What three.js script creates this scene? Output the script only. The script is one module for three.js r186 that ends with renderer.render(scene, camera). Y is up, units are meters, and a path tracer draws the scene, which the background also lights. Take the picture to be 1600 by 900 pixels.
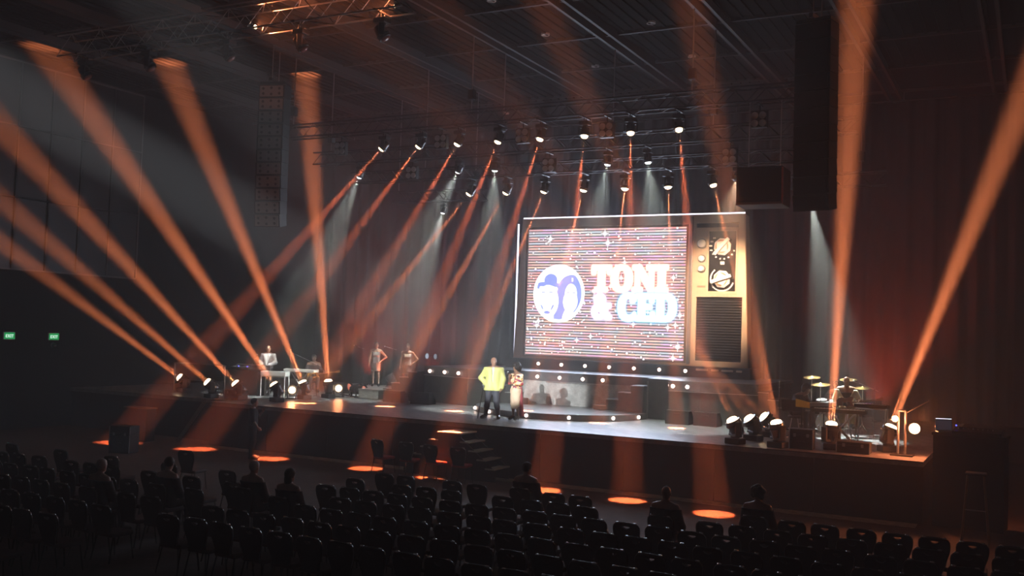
import * as THREE from 'three';
import { mergeGeometries } from 'three/addons/utils/BufferGeometryUtils.js';
import { RoundedBoxGeometry } from 'three/addons/geometries/RoundedBoxGeometry.js';
import { RectAreaLightUniformsLib } from 'three/addons/lights/RectAreaLightUniformsLib.js';

// ---------------------------------------------------------------- camera, haze, exposure
RectAreaLightUniformsLib.init();
const scene = new THREE.Scene();
scene.background = new THREE.Color(0x000000);
const RAD = Math.PI / 180;
const camera = new THREE.PerspectiveCamera(2 * Math.atan(450 / 1553.8) / RAD, 16 / 9, 0.1, 200);
camera.position.set(13.2, 4.0, 24.2);
camera.rotation.order = 'YXZ';
camera.rotation.set(2.52 * RAD, 27.815 * RAD, 1.94 * RAD);
scene.fog = new THREE.FogExp2(0xffffff, 0.0105);            // stage haze filling the hall
const renderer = new THREE.WebGLRenderer({ antialias: true });
renderer.toneMapping = THREE.LinearToneMapping;
renderer.toneMappingExposure = 1.0;
renderer.shadowMap.enabled = true;

// light levels (candela, or nits for panels)
const LEVEL = { truss: 11500, stageTruss: 22000, floorHead: 46000, tvHead: 9000, wash: 560, follow: 8500, addedPanelWash: 800, screenPanel: 9.0, blinder: 22, uplight: 34, addedToner: 40 };
const ORANGE = new THREE.Color().setRGB(1.0, 0.25, 0.085);
const DEEP = new THREE.Color().setRGB(1.0, 0.19, 0.07);
const WARMWHITE = new THREE.Color().setRGB(0.9, 1.0, 0.9);
const COOL = new THREE.Color().setRGB(0.64, 0.77, 1.0);
const RED = new THREE.Color().setRGB(1.0, 0.1, 0.05);

// ---------------------------------------------------------------- helpers
let seed = 7;
const rnd = () => { seed = (seed * 1664525 + 1013904223) >>> 0; return seed / 4294967296; };
const rr = (a, b) => a + (b - a) * rnd();
const taken = new Map();
function numbered(name) {
  const n = taken.get(name) ?? 0; taken.set(name, n + 1);
  return n ? name + '_' + String(n).padStart(3, '0') : name;
}
const ORD = ['zeroth', 'first', 'second', 'third', 'fourth', 'fifth', 'sixth', 'seventh', 'eighth', 'ninth', 'tenth', 'eleventh', 'twelfth', 'thirteenth', 'fourteenth', 'fifteenth', 'sixteenth', 'seventeenth', 'eighteenth', 'nineteenth', 'twentieth', 'twenty-first', 'twenty-second', 'twenty-third', 'twenty-fourth', 'twenty-fifth', 'twenty-sixth'];
const V = (x, y, z) => new THREE.Vector3(x, y, z);
function M(r, g, b, rough = 0.7, metal = 0, extra = {}) {
  const m = new THREE.MeshPhysicalMaterial({ roughness: rough, metalness: metal, ...extra });
  m.color.setRGB(r, g, b); return m;
}
function glow(r, g, b, k) {
  const m = new THREE.MeshStandardMaterial({ roughness: 0.5 });
  m.color.setRGB(0.02, 0.02, 0.02); m.emissive.setRGB(r, g, b); m.emissiveIntensity = k; return m;
}
function clean(g) {
  let q = g.index ? g.toNonIndexed() : g;
  if (!q.attributes.normal) q.computeVertexNormals();
  for (const k of Object.keys(q.attributes)) if (!['position', 'normal', 'uv'].includes(k)) q.deleteAttribute(k);
  if (!q.attributes.uv) q.setAttribute('uv', new THREE.BufferAttribute(new Float32Array(q.attributes.position.count * 2), 2));
  return q;
}
const join = (list) => (list.length === 1 ? list[0] : mergeGeometries(list.map(clean)));
// geometry makers: all return geometry already in place
function bx(w, h, d, x = 0, y = 0, z = 0, ry = 0, rx = 0, rz = 0) {
  const g = new THREE.BoxGeometry(w, h, d);
  if (rx || ry || rz) g.applyMatrix4(new THREE.Matrix4().makeRotationFromEuler(new THREE.Euler(rx, ry, rz, 'YXZ')));
  return g.translate(x, y, z);
}
function rbx(w, h, d, r, x = 0, y = 0, z = 0, ry = 0, rx = 0, rz = 0, seg = 2) {
  const g = new RoundedBoxGeometry(w, h, d, seg, r);
  if (rx || ry || rz) g.applyMatrix4(new THREE.Matrix4().makeRotationFromEuler(new THREE.Euler(rx, ry, rz, 'YXZ')));
  return g.translate(x, y, z);
}
function rod(a, b, r, r2 = r, seg = 8) {
  const A = V(...a), B = V(...b), d = B.clone().sub(A), g = new THREE.CylinderGeometry(r2, r, d.length(), seg);
  g.applyQuaternion(new THREE.Quaternion().setFromUnitVectors(V(0, 1, 0), d.clone().normalize()));
  return g.translate((A.x + B.x) / 2, (A.y + B.y) / 2, (A.z + B.z) / 2);
}
const ball = (r, x, y, z, sx = 1, sy = 1, sz = 1, n = 10) => new THREE.SphereGeometry(r, n + 2, n).scale(sx, sy, sz).translate(x, y, z);
const tube = (pts, r, seg = 24, rs = 6, closed = false) => new THREE.TubeGeometry(new THREE.CatmullRomCurve3(pts.map((p) => V(...p)), closed, 'catmullrom', 0.3), seg, r, rs, closed);
const lathe = (pts, n = 18) => new THREE.LatheGeometry(pts.map((p) => new THREE.Vector2(p[0], p[1])), n);
function poly(points, depth, bevel = 0, holes = []) {     // outline in xy, extruded along z from 0
  const s = new THREE.Shape(points.map((p) => new THREE.Vector2(...p)));
  for (const h of holes) s.holes.push(new THREE.Path(h.map((p) => new THREE.Vector2(...p))));
  return new THREE.ExtrudeGeometry(s, { depth, bevelEnabled: bevel > 0, bevelSize: bevel, bevelThickness: bevel, bevelSegments: 2, curveSegments: 10 });
}
function setup(m) { m.castShadow = true; m.receiveShadow = true; return m; }
function part(parent, name, geo, mat, label) {
  const m = setup(new THREE.Mesh(Array.isArray(geo) ? join(geo) : geo, mat)); m.name = name; parent.add(m);
  if (label) m.userData.label = label;
  return m;
}
function thing(name, label, category, [x, y, z] = [0, 0, 0], turn = 0, group) {
  const o = new THREE.Group(); o.name = numbered(name); scene.add(o);
  o.position.set(x, y, z); o.rotation.y = turn; o.userData = { label, category };
  if (group) o.userData.group = group;
  return o;
}
function struct(name, geo, mat) {
  const m = setup(new THREE.Mesh(Array.isArray(geo) ? join(geo) : geo, mat)); m.name = name; scene.add(m);
  m.userData.kind = 'structure'; return m;
}
function copyOf(root, label, pos, turn = 0) {
  const r = root.clone(); r.userData = { ...root.userData, label }; r.name = numbered(root.name.replace(/_\d{3}$/, '')); scene.add(r);
  r.position.set(...pos); r.rotation.y = turn; return r;
}
function spot(parent, color, cd, half, pen, at, to, radius = 0.03) {
  const l = new THREE.SpotLight(color, cd, 0, half * RAD, pen, 2);
  l.name = 'beam_light'; l.position.set(...at); l.target.position.set(...to);
  l.castShadow = true; l.shadow.radius = radius / 0.02; l.shadow.bias = -0.001; l.shadow.mapSize.set(512, 512);
  parent.add(l); parent.add(l.target); return l;
}
// computed noise texture (value noise, tileable)
function noiseTex(n, cells, lo, hi, srgb = false, tint = [1, 1, 1]) {
  const data = new Uint8Array(n * n * 4), tab = [];
  for (const c of cells) { const t = new Float32Array(c * c); for (let i = 0; i < t.length; i++) t[i] = rnd(); tab.push(t); }
  for (let y = 0; y < n; y++) for (let x = 0; x < n; x++) {
    let v = 0, w = 0, a = 1;
    cells.forEach((c, k) => {
      const fx = x / n * c, fy = y / n * c, ix = Math.floor(fx), iy = Math.floor(fy), u = fx - ix, s = fy - iy, t = tab[k], at = (i, j) => t[(j % c) * c + (i % c)];
      v += a * ((at(ix, iy) * (1 - u) + at(ix + 1, iy) * u) * (1 - s) + (at(ix, iy + 1) * (1 - u) + at(ix + 1, iy + 1) * u) * s); w += a; a *= 0.6;
    });
    v = lo + (hi - lo) * v / w;
    for (let k = 0; k < 3; k++) data[(y * n + x) * 4 + k] = Math.max(0, Math.min(255, v * 255 * tint[k]));
    data[(y * n + x) * 4 + 3] = 255;
  }
  const t = new THREE.DataTexture(data, n, n); t.wrapS = t.wrapT = THREE.RepeatWrapping; t.magFilter = THREE.LinearFilter; t.needsUpdate = true;
  if (srgb) t.colorSpace = THREE.SRGBColorSpace;
  return t;
}
function uvMetres(g, k = 1) {                               // box-projected uv in metres
  const q = g.index ? g.toNonIndexed() : g; q.computeVertexNormals();
  const p = q.attributes.position, n = q.attributes.normal, uv = new Float32Array(p.count * 2);
  for (let i = 0; i < p.count; i++) {
    const ax = Math.abs(n.getX(i)), ay = Math.abs(n.getY(i)), az = Math.abs(n.getZ(i));
    const [u, v] = ay > ax && ay > az ? [p.getX(i), p.getZ(i)] : ax > az ? [p.getZ(i), p.getY(i)] : [p.getX(i), p.getY(i)];
    uv[i * 2] = u * k; uv[i * 2 + 1] = v * k;
  }
  q.setAttribute('uv', new THREE.BufferAttribute(uv, 2)); return q;
}

// ---------------------------------------------------------------- shared materials
const speck = noiseTex(256, [8, 32, 128], 0.55, 1.0, true);
const grain = noiseTex(256, [16, 64, 256], 0.2, 0.9);
const rough = noiseTex(256, [6, 24, 96], 0.25, 0.62);
const MAT = {
  carpet: M(0.10, 0.062, 0.048, 0.85, 0, { map: speck, bumpMap: grain, bumpScale: 0.004 }),
  strip: M(0.62, 0.58, 0.46, 0.6, 0, { map: speck }),  // paler than the carpet, standing in for light on the floor
  stageTop: M(0.30, 0.30, 0.315, 0.8, 0, { map: speck, roughnessMap: rough }),
  skirt: M(0.010, 0.010, 0.012, 0.95),
  wall: M(0.008, 0.007, 0.0068, 0.95, 0, { map: speck, specularIntensity: 0.2 }),
  ceiling: M(0.004, 0.004, 0.004, 0.95, 0, { specularIntensity: 0.15 }),
  beam: M(0.035, 0.034, 0.035, 0.6),
  drape: M(0.005, 0.0045, 0.005, 0.95),
  black: M(0.018, 0.018, 0.019, 0.55),
  blackGloss: M(0.014, 0.014, 0.016, 0.22, 0, { clearcoat: 0.6, clearcoatRoughness: 0.15 }),
  blackMetal: M(0.03, 0.03, 0.032, 0.35, 0.6),
  steel: M(0.42, 0.42, 0.44, 0.32, 0.9),
  alu: M(0.6, 0.6, 0.62, 0.3, 0.95),
  chrome: M(0.75, 0.75, 0.76, 0.14, 1),
  riserFace: M(0.10, 0.10, 0.095, 0.42, 0, { map: speck, bumpMap: grain, bumpScale: 0.002 }),
  riserWall: M(0.62, 0.62, 0.58, 0.5, 0, { map: speck }),
  riserTop: M(0.16, 0.165, 0.175, 0.3, 0, { map: speck }),
  edge: M(0.55, 0.55, 0.55, 0.3, 0.7),
  bulb: glow(1.0, 0.70, 0.60, 6),
  lensOrange: glow(1.0, 0.70, 0.42, 9),
  lensWhite: glow(0.92, 0.95, 1.0, 9),
  white: M(0.7, 0.7, 0.68, 0.5),
  glassDark: M(0.012, 0.012, 0.014, 0.45),
};

// ================================================================ THE HALL
const CEIL = 13.0;
struct('floor', uvMetres(bx(40, 0.3, 52, 0, -0.15, 10)), MAT.carpet);
struct('trim_painted_light_1', uvMetres(bx(21.4, 0.012, 0.5, 0.2, 0.006, 0.27)), MAT.strip);  // light along the stage base put into the strip colour
struct('wall_back', uvMetres(bx(40, CEIL, 0.3, 0, CEIL / 2, -15.15)), MAT.wall);
struct('wall_front', uvMetres(bx(40, CEIL, 0.3, 0, CEIL / 2, 36.15)), MAT.wall);
struct('wall_right', uvMetres(bx(0.3, CEIL, 52, 20.15, CEIL / 2, 10)), MAT.wall);
struct('wall_left', uvMetres(bx(0.3, CEIL, 52, -18.65, CEIL / 2, 10)), MAT.wall);
const ceiling = struct('ceiling', bx(40, 0.3, 52, 0, CEIL + 0.15, 10), MAT.ceiling);
{ // roof steel: paired joists running away from the stage, cross members, and ribbed decking between them
  const pitch = 3.375;
  for (let k = -5; k <= 3; k++) {
    const x = 13.2 - 10.2 * 1.125 + k * pitch;
    part(ceiling, 'joist', bx(0.09, 0.26, 51, x, CEIL - 0.13, 10), MAT.beam);
    part(ceiling, 'joist', bx(0.09, 0.26, 51, x + 0.39, CEIL - 0.13, 10), MAT.beam);
  }
  for (let k = -4; k <= 7; k++) {
    const z = 24.2 - 24.13 * 1.125 + k * 3.29;
    part(ceiling, 'cross_member', bx(37.5, 0.1, 0.09, 0.7, CEIL - 0.05, z), MAT.beam);
  }
  const ribs = [];
  for (let x = -17.5; x < 19; x += 0.32) ribs.push(bx(0.07, 0.05, 20, x, CEIL - 0.025, 0));
  const r = part(ceiling, 'deck_rib', ribs, MAT.ceiling); r.userData.kind = 'stuff';
}
// suite windows high on the left wall
{
  const zs = [3.6, 1.72, 0.4, -0.92, -2.3, -3.7], ys = [5.6, 8.12, 10.63, 12.9];
  let n = 1; const mullion = M(0.16, 0.155, 0.16, 0.6);
  for (let i = 0; i < zs.length - 1; i++) for (let j = 0; j < ys.length - 1; j++) {
    const w = zs[i] - zs[i + 1], h = ys[j + 1] - ys[j], f = 0.055, zc = (zs[i] + zs[i + 1]) / 2, yc = (ys[j] + ys[j + 1]) / 2;
    const win = struct('window_' + n++, [bx(0.09, f, w, -18.45, ys[j], zc), bx(0.09, f, w, -18.45, ys[j + 1], zc), bx(0.09, h, f, -18.45, yc, zs[i]), bx(0.09, h, f, -18.45, yc, zs[i + 1])], mullion);
    part(win, 'pane', bx(0.02, h - f, w - f, -18.47, yc, zc), MAT.glassDark);
  }
}
// exit signs on the left wall
function exitSign(z, y, label) {
  const t = thing('exit_sign', label, 'exit sign', [-18.48, y, z], 0, 'green exit signs on the wall');
  part(t, 'housing', rbx(0.07, 0.26, 0.44, 0.012, 0, 0, 0), MAT.white);
  const c = document.createElement('canvas'); c.width = 256; c.height = 144; const g = c.getContext('2d');
  g.fillStyle = '#0a8f48'; g.fillRect(0, 0, 256, 144); g.fillStyle = '#eafff2'; g.font = 'bold 96px sans-serif'; g.textAlign = 'center'; g.textBaseline = 'middle'; g.fillText('EXIT', 128, 76);
  const tx = new THREE.CanvasTexture(c); tx.colorSpace = THREE.SRGBColorSpace;
  const m = new THREE.MeshStandardMaterial({ color: 0x020402, emissive: 0xffffff, emissiveMap: tx, emissiveIntensity: 1.5 });
  const f = part(t, 'sign_face', new THREE.PlaneGeometry(0.40, 0.225).rotateY(Math.PI / 2).translate(0.037, 0, 0), m, 'lit green face');
  const l = new THREE.RectAreaLight(new THREE.Color().setRGB(0.05, 1, 0.35), 1.6, 0.40, 0.225); l.position.set(0.045, 0, 0); l.rotation.y = -Math.PI / 2; l.name = 'sign_light'; t.add(l);
}
exitSign(1.62, 3.27, 'green exit sign on the wall, nearest the frame edge');
exitSign(-0.16, 3.26, 'green exit sign on the wall above a small round camera dome');
{
  const t = thing('camera_dome', 'small round black camera dome on the wall under an exit sign', 'camera', [-18.44, 2.93, -0.16]);
  part(t, 'mount', rod([-0.06, 0.02, 0], [0.03, 0.02, 0], 0.09, 0.09, 16), MAT.black);
  part(t, 'dome', ball(0.085, 0.04, 0, 0), MAT.blackGloss);
}
// black masking drape behind the set: pleated cloth hung from a rail
{
  const t = thing('stage_drape', 'tall black pleated drape hanging behind the whole stage', 'curtain', [0, 1.4, -13]);
  const g = new THREE.PlaneGeometry(34, 11.2, 440, 2), p = g.attributes.position;
  for (let i = 0; i < p.count; i++) { const x = p.getX(i), y = p.getY(i); p.setZ(i, 0.13 * Math.sin(x * 9 + 1.3 * Math.sin(x * 1.7)) + 0.05 * Math.sin(x * 23 + y * 0.2)); }
  g.translate(0.7, 5.6, 0); g.computeVertexNormals();
  const back = g.clone(), ix = back.index.array; for (let i = 0; i < ix.length; i += 3) { const a = ix[i]; ix[i] = ix[i + 1]; ix[i + 1] = a; } back.translate(0, 0, -0.02); back.computeVertexNormals();
  part(t, 'cloth', [g, back], MAT.drape);
  part(t, 'rail', rod([-16.4, 11.25, 0], [17.7, 11.25, 0], 0.03), MAT.blackMetal);
  for (let k = 0; k < 6; k++) part(t, 'hanger', rod([-15 + k * 6, 11.25, 0], [-15 + k * 6, 11.6, 0], 0.015), MAT.steel);
}
// recessed house lights in the ceiling (off)
[[0.07, -2.29, 'beside the paired joists, over the stage lip'], [3.38, -2.39, 'over the stage lip, right of the paired joists'], [0.09, -6.08, 'further upstage, beside the paired joists'], [3.42, -6.1, 'further upstage, right of the paired joists'], [0.05, 1.03, 'nearest the audience'], [-6.15, -11.44, 'behind the first light truss'], [-6.8, -14.0, 'deepest over the stage']].forEach(([x, z, w]) => {
  const t = thing('ceiling_downlight', 'small round unlit ceiling downlight ' + w, 'ceiling light', [x, CEIL - 0.06, z], 0, 'house downlights');
  part(t, 'rim', lathe([[0.10, 0.06], [0.13, 0.06], [0.13, 0], [0.10, 0], [0.10, 0.06]], 16), MAT.white);
  part(t, 'reflector', lathe([[0.0, 0.055], [0.07, 0.05], [0.10, 0.005]], 16), MAT.alu);
});

// ================================================================ STAGE AND SET
const S = 1.4;                                             // stage height
{
  const t = thing('stage_platform', 'wide black stage platform with a dark skirt facing the seats', 'stage', [0, 0, 0]);
  part(t, 'deck', uvMetres(bx(21.5, 0.12, 14.6, 0.25, S - 0.06, -7.3)), MAT.stageTop, 'glossy dark grey stage floor');
  for (let k = 0; k < 9; k++) { // skirt panels, each with its own slightly proud edge
    const w = 21.5 / 9;
    part(t, 'skirt_panel', bx(w - 0.012, S - 0.12, 0.05, -10.5 + w * (k + 0.5), (S - 0.12) / 2, -0.05 - 0.006 * (k % 2)), MAT.skirt);
  }
  part(t, 'side_skirt', bx(0.05, S - 0.12, 14.4, -10.46, (S - 0.12) / 2, -7.3), MAT.skirt);
  part(t, 'side_skirt', bx(0.05, S - 0.12, 14.4, 10.96, (S - 0.12) / 2, -7.3), MAT.skirt);
  part(t, 'core', bx(21.2, S - 0.14, 14.0, 0.25, (S - 0.14) / 2, -7.3), MAT.skirt);
  part(t, 'deck_edge', bx(21.5, 0.02, 0.03, 0.25, S - 0.01, 0.0), MAT.blackMetal);
}
{
  const t = thing('wing_platform', 'low dark side platform joined to the far left end of the stage', 'stage', [-14.4, 0, -7]);
  part(t, 'deck', uvMetres(bx(7.7, 0.12, 12.4, 0, S - 0.06, 0)), MAT.stageTop);
  part(t, 'skirt_panel', bx(3.8, S - 0.12, 0.05, -1.92, (S - 0.12) / 2, 6.1), MAT.skirt);
  part(t, 'skirt_panel', bx(3.8, S - 0.12, 0.05, 1.92, (S - 0.12) / 2, 6.1), MAT.skirt);
  part(t, 'core', bx(7.5, S - 0.14, 12, 0, (S - 0.14) / 2, 0), MAT.skirt);
}
{ // slanted brace-like cloth edge at the stage corner
  const t = thing('corner_flap', 'pale slanting cloth edge at the left front corner of the stage', 'cloth', [-10.9, 0, 0.05]);
  part(t, 'flap', poly([[-1.0, 0], [-0.82, 0], [0.28, 1.38], [0.1, 1.38]], 0.02), M(0.16, 0.15, 0.13, 0.9));
}
// double sided steps from the seating floor up to the stage
{
  const t = thing('stage_steps', 'dark portable steps with pale treads against the stage skirt', 'steps', [-0.85, 0, 0.06]);
  const tread = M(0.5, 0.48, 0.42, 0.6), side = MAT.black;
  part(t, 'landing', rbx(0.74, 0.04, 0.9, 0.008, 0, 1.2, 0.45), tread);
  for (const s of [-1, 1]) for (let k = 0; k < 4; k++) {
    const y = 0.98 - k * 0.215, x = s * (0.5 + k * 0.265);
    part(t, 'tread', rbx(0.29, 0.035, 0.9, 0.008, x, y, 0.45), tread);
  }
  for (const z of [0.06, 0.84]) {
    part(t, 'stringer', [bx(0.72, 1.18, 0.03, 0, 0.59, z), poly([[0.36, 1.1], [0.36, 0], [1.45, 0], [1.45, 0.28]], 0.03).translate(0, 0, z - 0.015), poly([[-0.36, 0], [-0.36, 1.1], [-1.45, 0.28], [-1.45, 0]], 0.03).translate(0, 0, z - 0.015)], side);
  }
}
// ---- tiered set
const DECK = 2.67;
function bulbs(t, list) { for (const [x, y, z] of list) { const b = part(t, 'bulb', ball(0.062, x, y, z, 1, 1, 1, 8), MAT.bulb); part(b, 'socket', rod([x, y, z - 0.13], [x, y, z - 0.04], 0.055, 0.05, 10), MAT.black); } }
{
  const t = thing('set_platform', 'grey tiered set platform under the giant television with round bulbs along its edges', 'platform', [0, 0, 0]);
  // top deck: faceted outline
  const out = [[-6.3, -6.2], [-6.3, -10.5], [5.9, -10.5], [5.9, -5.6], [4.2, -5.3], [3.2, -5.3], [3.15, -5.75], [2.3, -5.85], [2.3, -6.5], [-3.1, -6.5], [-3.1, -5.8], [-4.1, -5.5]];
  const g = poly(out.map(([x, z]) => [x, -z]), 0.09, 0.0).rotateX(-Math.PI / 2).translate(0, DECK - 0.09, 0);
  part(t, 'top_deck', uvMetres(g), MAT.riserTop, 'shiny grey upper deck');
  const wallSeg = (a, b, y0, y1, mat, name, nudge = 0.03) => {
    const dx = b[0] - a[0], dz = b[1] - a[1], L = Math.hypot(dx, dz), ang = Math.atan2(-dz, dx);
    part(t, name, uvMetres(bx(L, y1 - y0, 0.05, 0, 0, 0).rotateY(ang).translate((a[0] + b[0]) / 2, (y0 + y1) / 2, (a[1] + b[1]) / 2 - nudge)), mat);
  };
  const F = 0.21;
  // fascia bands directly under the deck, and the wall faces beneath
  for (const [a, b] of [[[-6.28, -6.18], [-4.1, -5.52]], [[-4.1, -5.52], [-3.1, -5.82]], [[3.2, -5.32], [4.2, -5.32]], [[4.2, -5.32], [5.9, -5.62]]]) {
    wallSeg(a, b, DECK - 0.09 - F, DECK - 0.09, MAT.riserTop, 'fascia', 0.03);
    wallSeg(a, b, S, DECK - 0.09 - F, MAT.riserFace, 'face_panel', 0.07);
    wallSeg(a, b, DECK - 0.12 - F, DECK - 0.10 - F, MAT.edge, 'edge_strip', 0.0);
  }
  wallSeg([2.3, -5.87], [3.2, -5.77], S, DECK - 0.09, MAT.riserFace, 'face_panel', 0.05);
  part(t, 'face_panel', bx(0.05, DECK - 0.09 - S, 0.62, 2.33, (S + DECK - 0.09) / 2, -6.17), MAT.riserWall);
  part(t, 'face_panel', bx(0.05, DECK - 0.09 - S, 0.62, -3.13, (S + DECK - 0.09) / 2, -6.17), MAT.riserWall);
  wallSeg([-3.1, -6.52], [2.3, -6.52], DECK - 0.09 - F, DECK - 0.09, MAT.riserTop, 'fascia', 0.03);
  wallSeg([-3.1, -6.52], [2.3, -6.52], S, DECK - 0.09 - F, MAT.riserWall, 'alcove_wall', 0.08);
  wallSeg([-1.6, -6.5], [0.7, -6.5], DECK - 0.12 - F, DECK - 0.10 - F, MAT.edge, 'edge_strip', 0.0);
  bulbs(t, [-1.86, -1.02, -0.17, 0.55].map((x) => [x, 2.50, -6.42]));
  bulbs(t, [[-5.95, 2.50, -6.02], [-5.2, 2.50, -5.80], [-4.5, 2.50, -5.58], [3.36, 2.5, -5.25], [3.82, 2.5, -5.25], [3.15, 2.5, -5.62]]);
  part(t, 'core', bx(11.6, DECK - 0.1 - S, 3.6, -0.2, (S + DECK - 0.1) / 2, -8.6), MAT.riserFace);
  // plinth that carries the television
  part(t, 'plinth', uvMetres(bx(9.2, 0.36, 1.3, 0.25, DECK + 0.18, -9.4)), MAT.black);
  bulbs(t, Array.from({ length: 7 }, (_, k) => [-2.94 + k * 0.931, 2.985 - 0.12, -8.66]));
}
function sideStairs(name, label, x0, dir, z0, z1, tops, run) {
  const t = thing(name, label, 'stairs', [0, 0, 0]);
  tops.forEach((y, k) => {
    const xa = x0 + dir * k * run, xc = xa + dir * run / 2;
    const b = part(t, 'step', uvMetres(bx(run, y - S, z1 - z0, xc, (y + S) / 2, (z0 + z1) / 2)), MAT.riserFace);
    part(b, 'nosing', bx(run + 0.02, 0.025, 0.03, xc, y - 0.012, z1 + 0.006), MAT.edge);
  });
}
sideStairs('set_stairs', 'grey steps climbing to the set platform beside the two backing singers', -6.32, -1, -6.6, -5.75, [2.46, 2.25, 2.03, 1.82, 1.61], 0.36);
sideStairs('set_stairs', 'grey steps at the right end of the set platform, behind the moving heads', 5.92, 1, -7.0, -5.5, [2.46, 2.25, 2.04, 1.83, 1.62], 0.3);
sideStairs('set_stairs', 'grey inner steps right of the white alcove wall', 2.28, -1, -6.45, -5.6, [2.43, 2.2, 1.96, 1.75], 0.42);
sideStairs('set_stairs', 'grey inner steps behind the man in the green jacket', -3.08, 1, -6.45, -5.6, [2.43, 2.2, 1.96, 1.75], 0.22);
{ // low half-round step in front of the alcove
  const t = thing('round_step', 'low half-round step with bulbs in front of the white alcove', 'step', [-0.45, S + 0.022, -5.57]);
  const s = new THREE.Shape(); s.moveTo(-2.85, 0); s.absarc(0, 0, 2.85, Math.PI, 0, true); s.lineTo(1.02, 0); s.lineTo(1.02, -0.68); s.lineTo(-1.15, -0.68); s.lineTo(-1.15, 0); s.lineTo(-2.85, 0);
  const top = new THREE.ExtrudeGeometry(s, { depth: 0.15, bevelEnabled: true, bevelSize: 0.02, bevelThickness: 0.02, curveSegments: 40 }).rotateX(-Math.PI / 2).scale(1, 1, -1);
  const ix = top.index; if (!ix) { const p = top.attributes.position; for (let i = 0; i < p.count; i += 3) for (let k = 0; k < 3; k++) { const a = p.array[i * 3 + k]; p.array[i * 3 + k] = p.array[i * 3 + 3 + k]; p.array[i * 3 + 3 + k] = a; } top.computeVertexNormals(); }
  part(t, 'tread', uvMetres(top), MAT.riserTop);
  for (const a of [12, 34, 62, 88, 118, 146, 170]) {
    const x = 2.9 * Math.cos(a * RAD), z = 2.9 * Math.sin(a * RAD);
    const b = part(t, 'bulb', ball(0.055, x, 0.075, z, 1, 1, 1, 8), MAT.bulb);
    part(b, 'socket', rod([x * 0.96, 0.075, z * 0.96], [x * 0.99, 0.075, z * 0.99], 0.05, 0.05, 10), MAT.black);
  }
}
{ // block the backing singers stand on
  const t = thing('singer_riser', 'low grey riser under the two backing singers', 'platform', [-9.0, S, -7.7]);
  part(t, 'box', uvMetres(bx(3.6, 0.25, 1.5, 0, 0.125, 0)), MAT.riserFace);
  part(t, 'top', uvMetres(bx(3.64, 0.03, 1.54, 0, 0.262, 0)), MAT.riserTop);
  part(t, 'nosing', bx(3.66, 0.03, 0.03, 0, 0.262, 0.775), MAT.edge);
}
{ // small open box step
  const t = thing('step_box', 'small pale open step box beside the floor lamps', 'step', [-8.05, S, -5.5]);
  part(t, 'top', rbx(0.9, 0.04, 0.5, 0.01, 0, 0.34, 0), MAT.edge);
  part(t, 'front_panel', bx(0.86, 0.3, 0.03, 0, 0.17, 0.22), MAT.riserWall);
  part(t, 'side_panel', bx(0.03, 0.3, 0.44, -0.42, 0.17, 0), MAT.riserFace);
  part(t, 'side_panel', bx(0.03, 0.3, 0.44, 0.42, 0.17, 0), MAT.riserFace);
}

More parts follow.
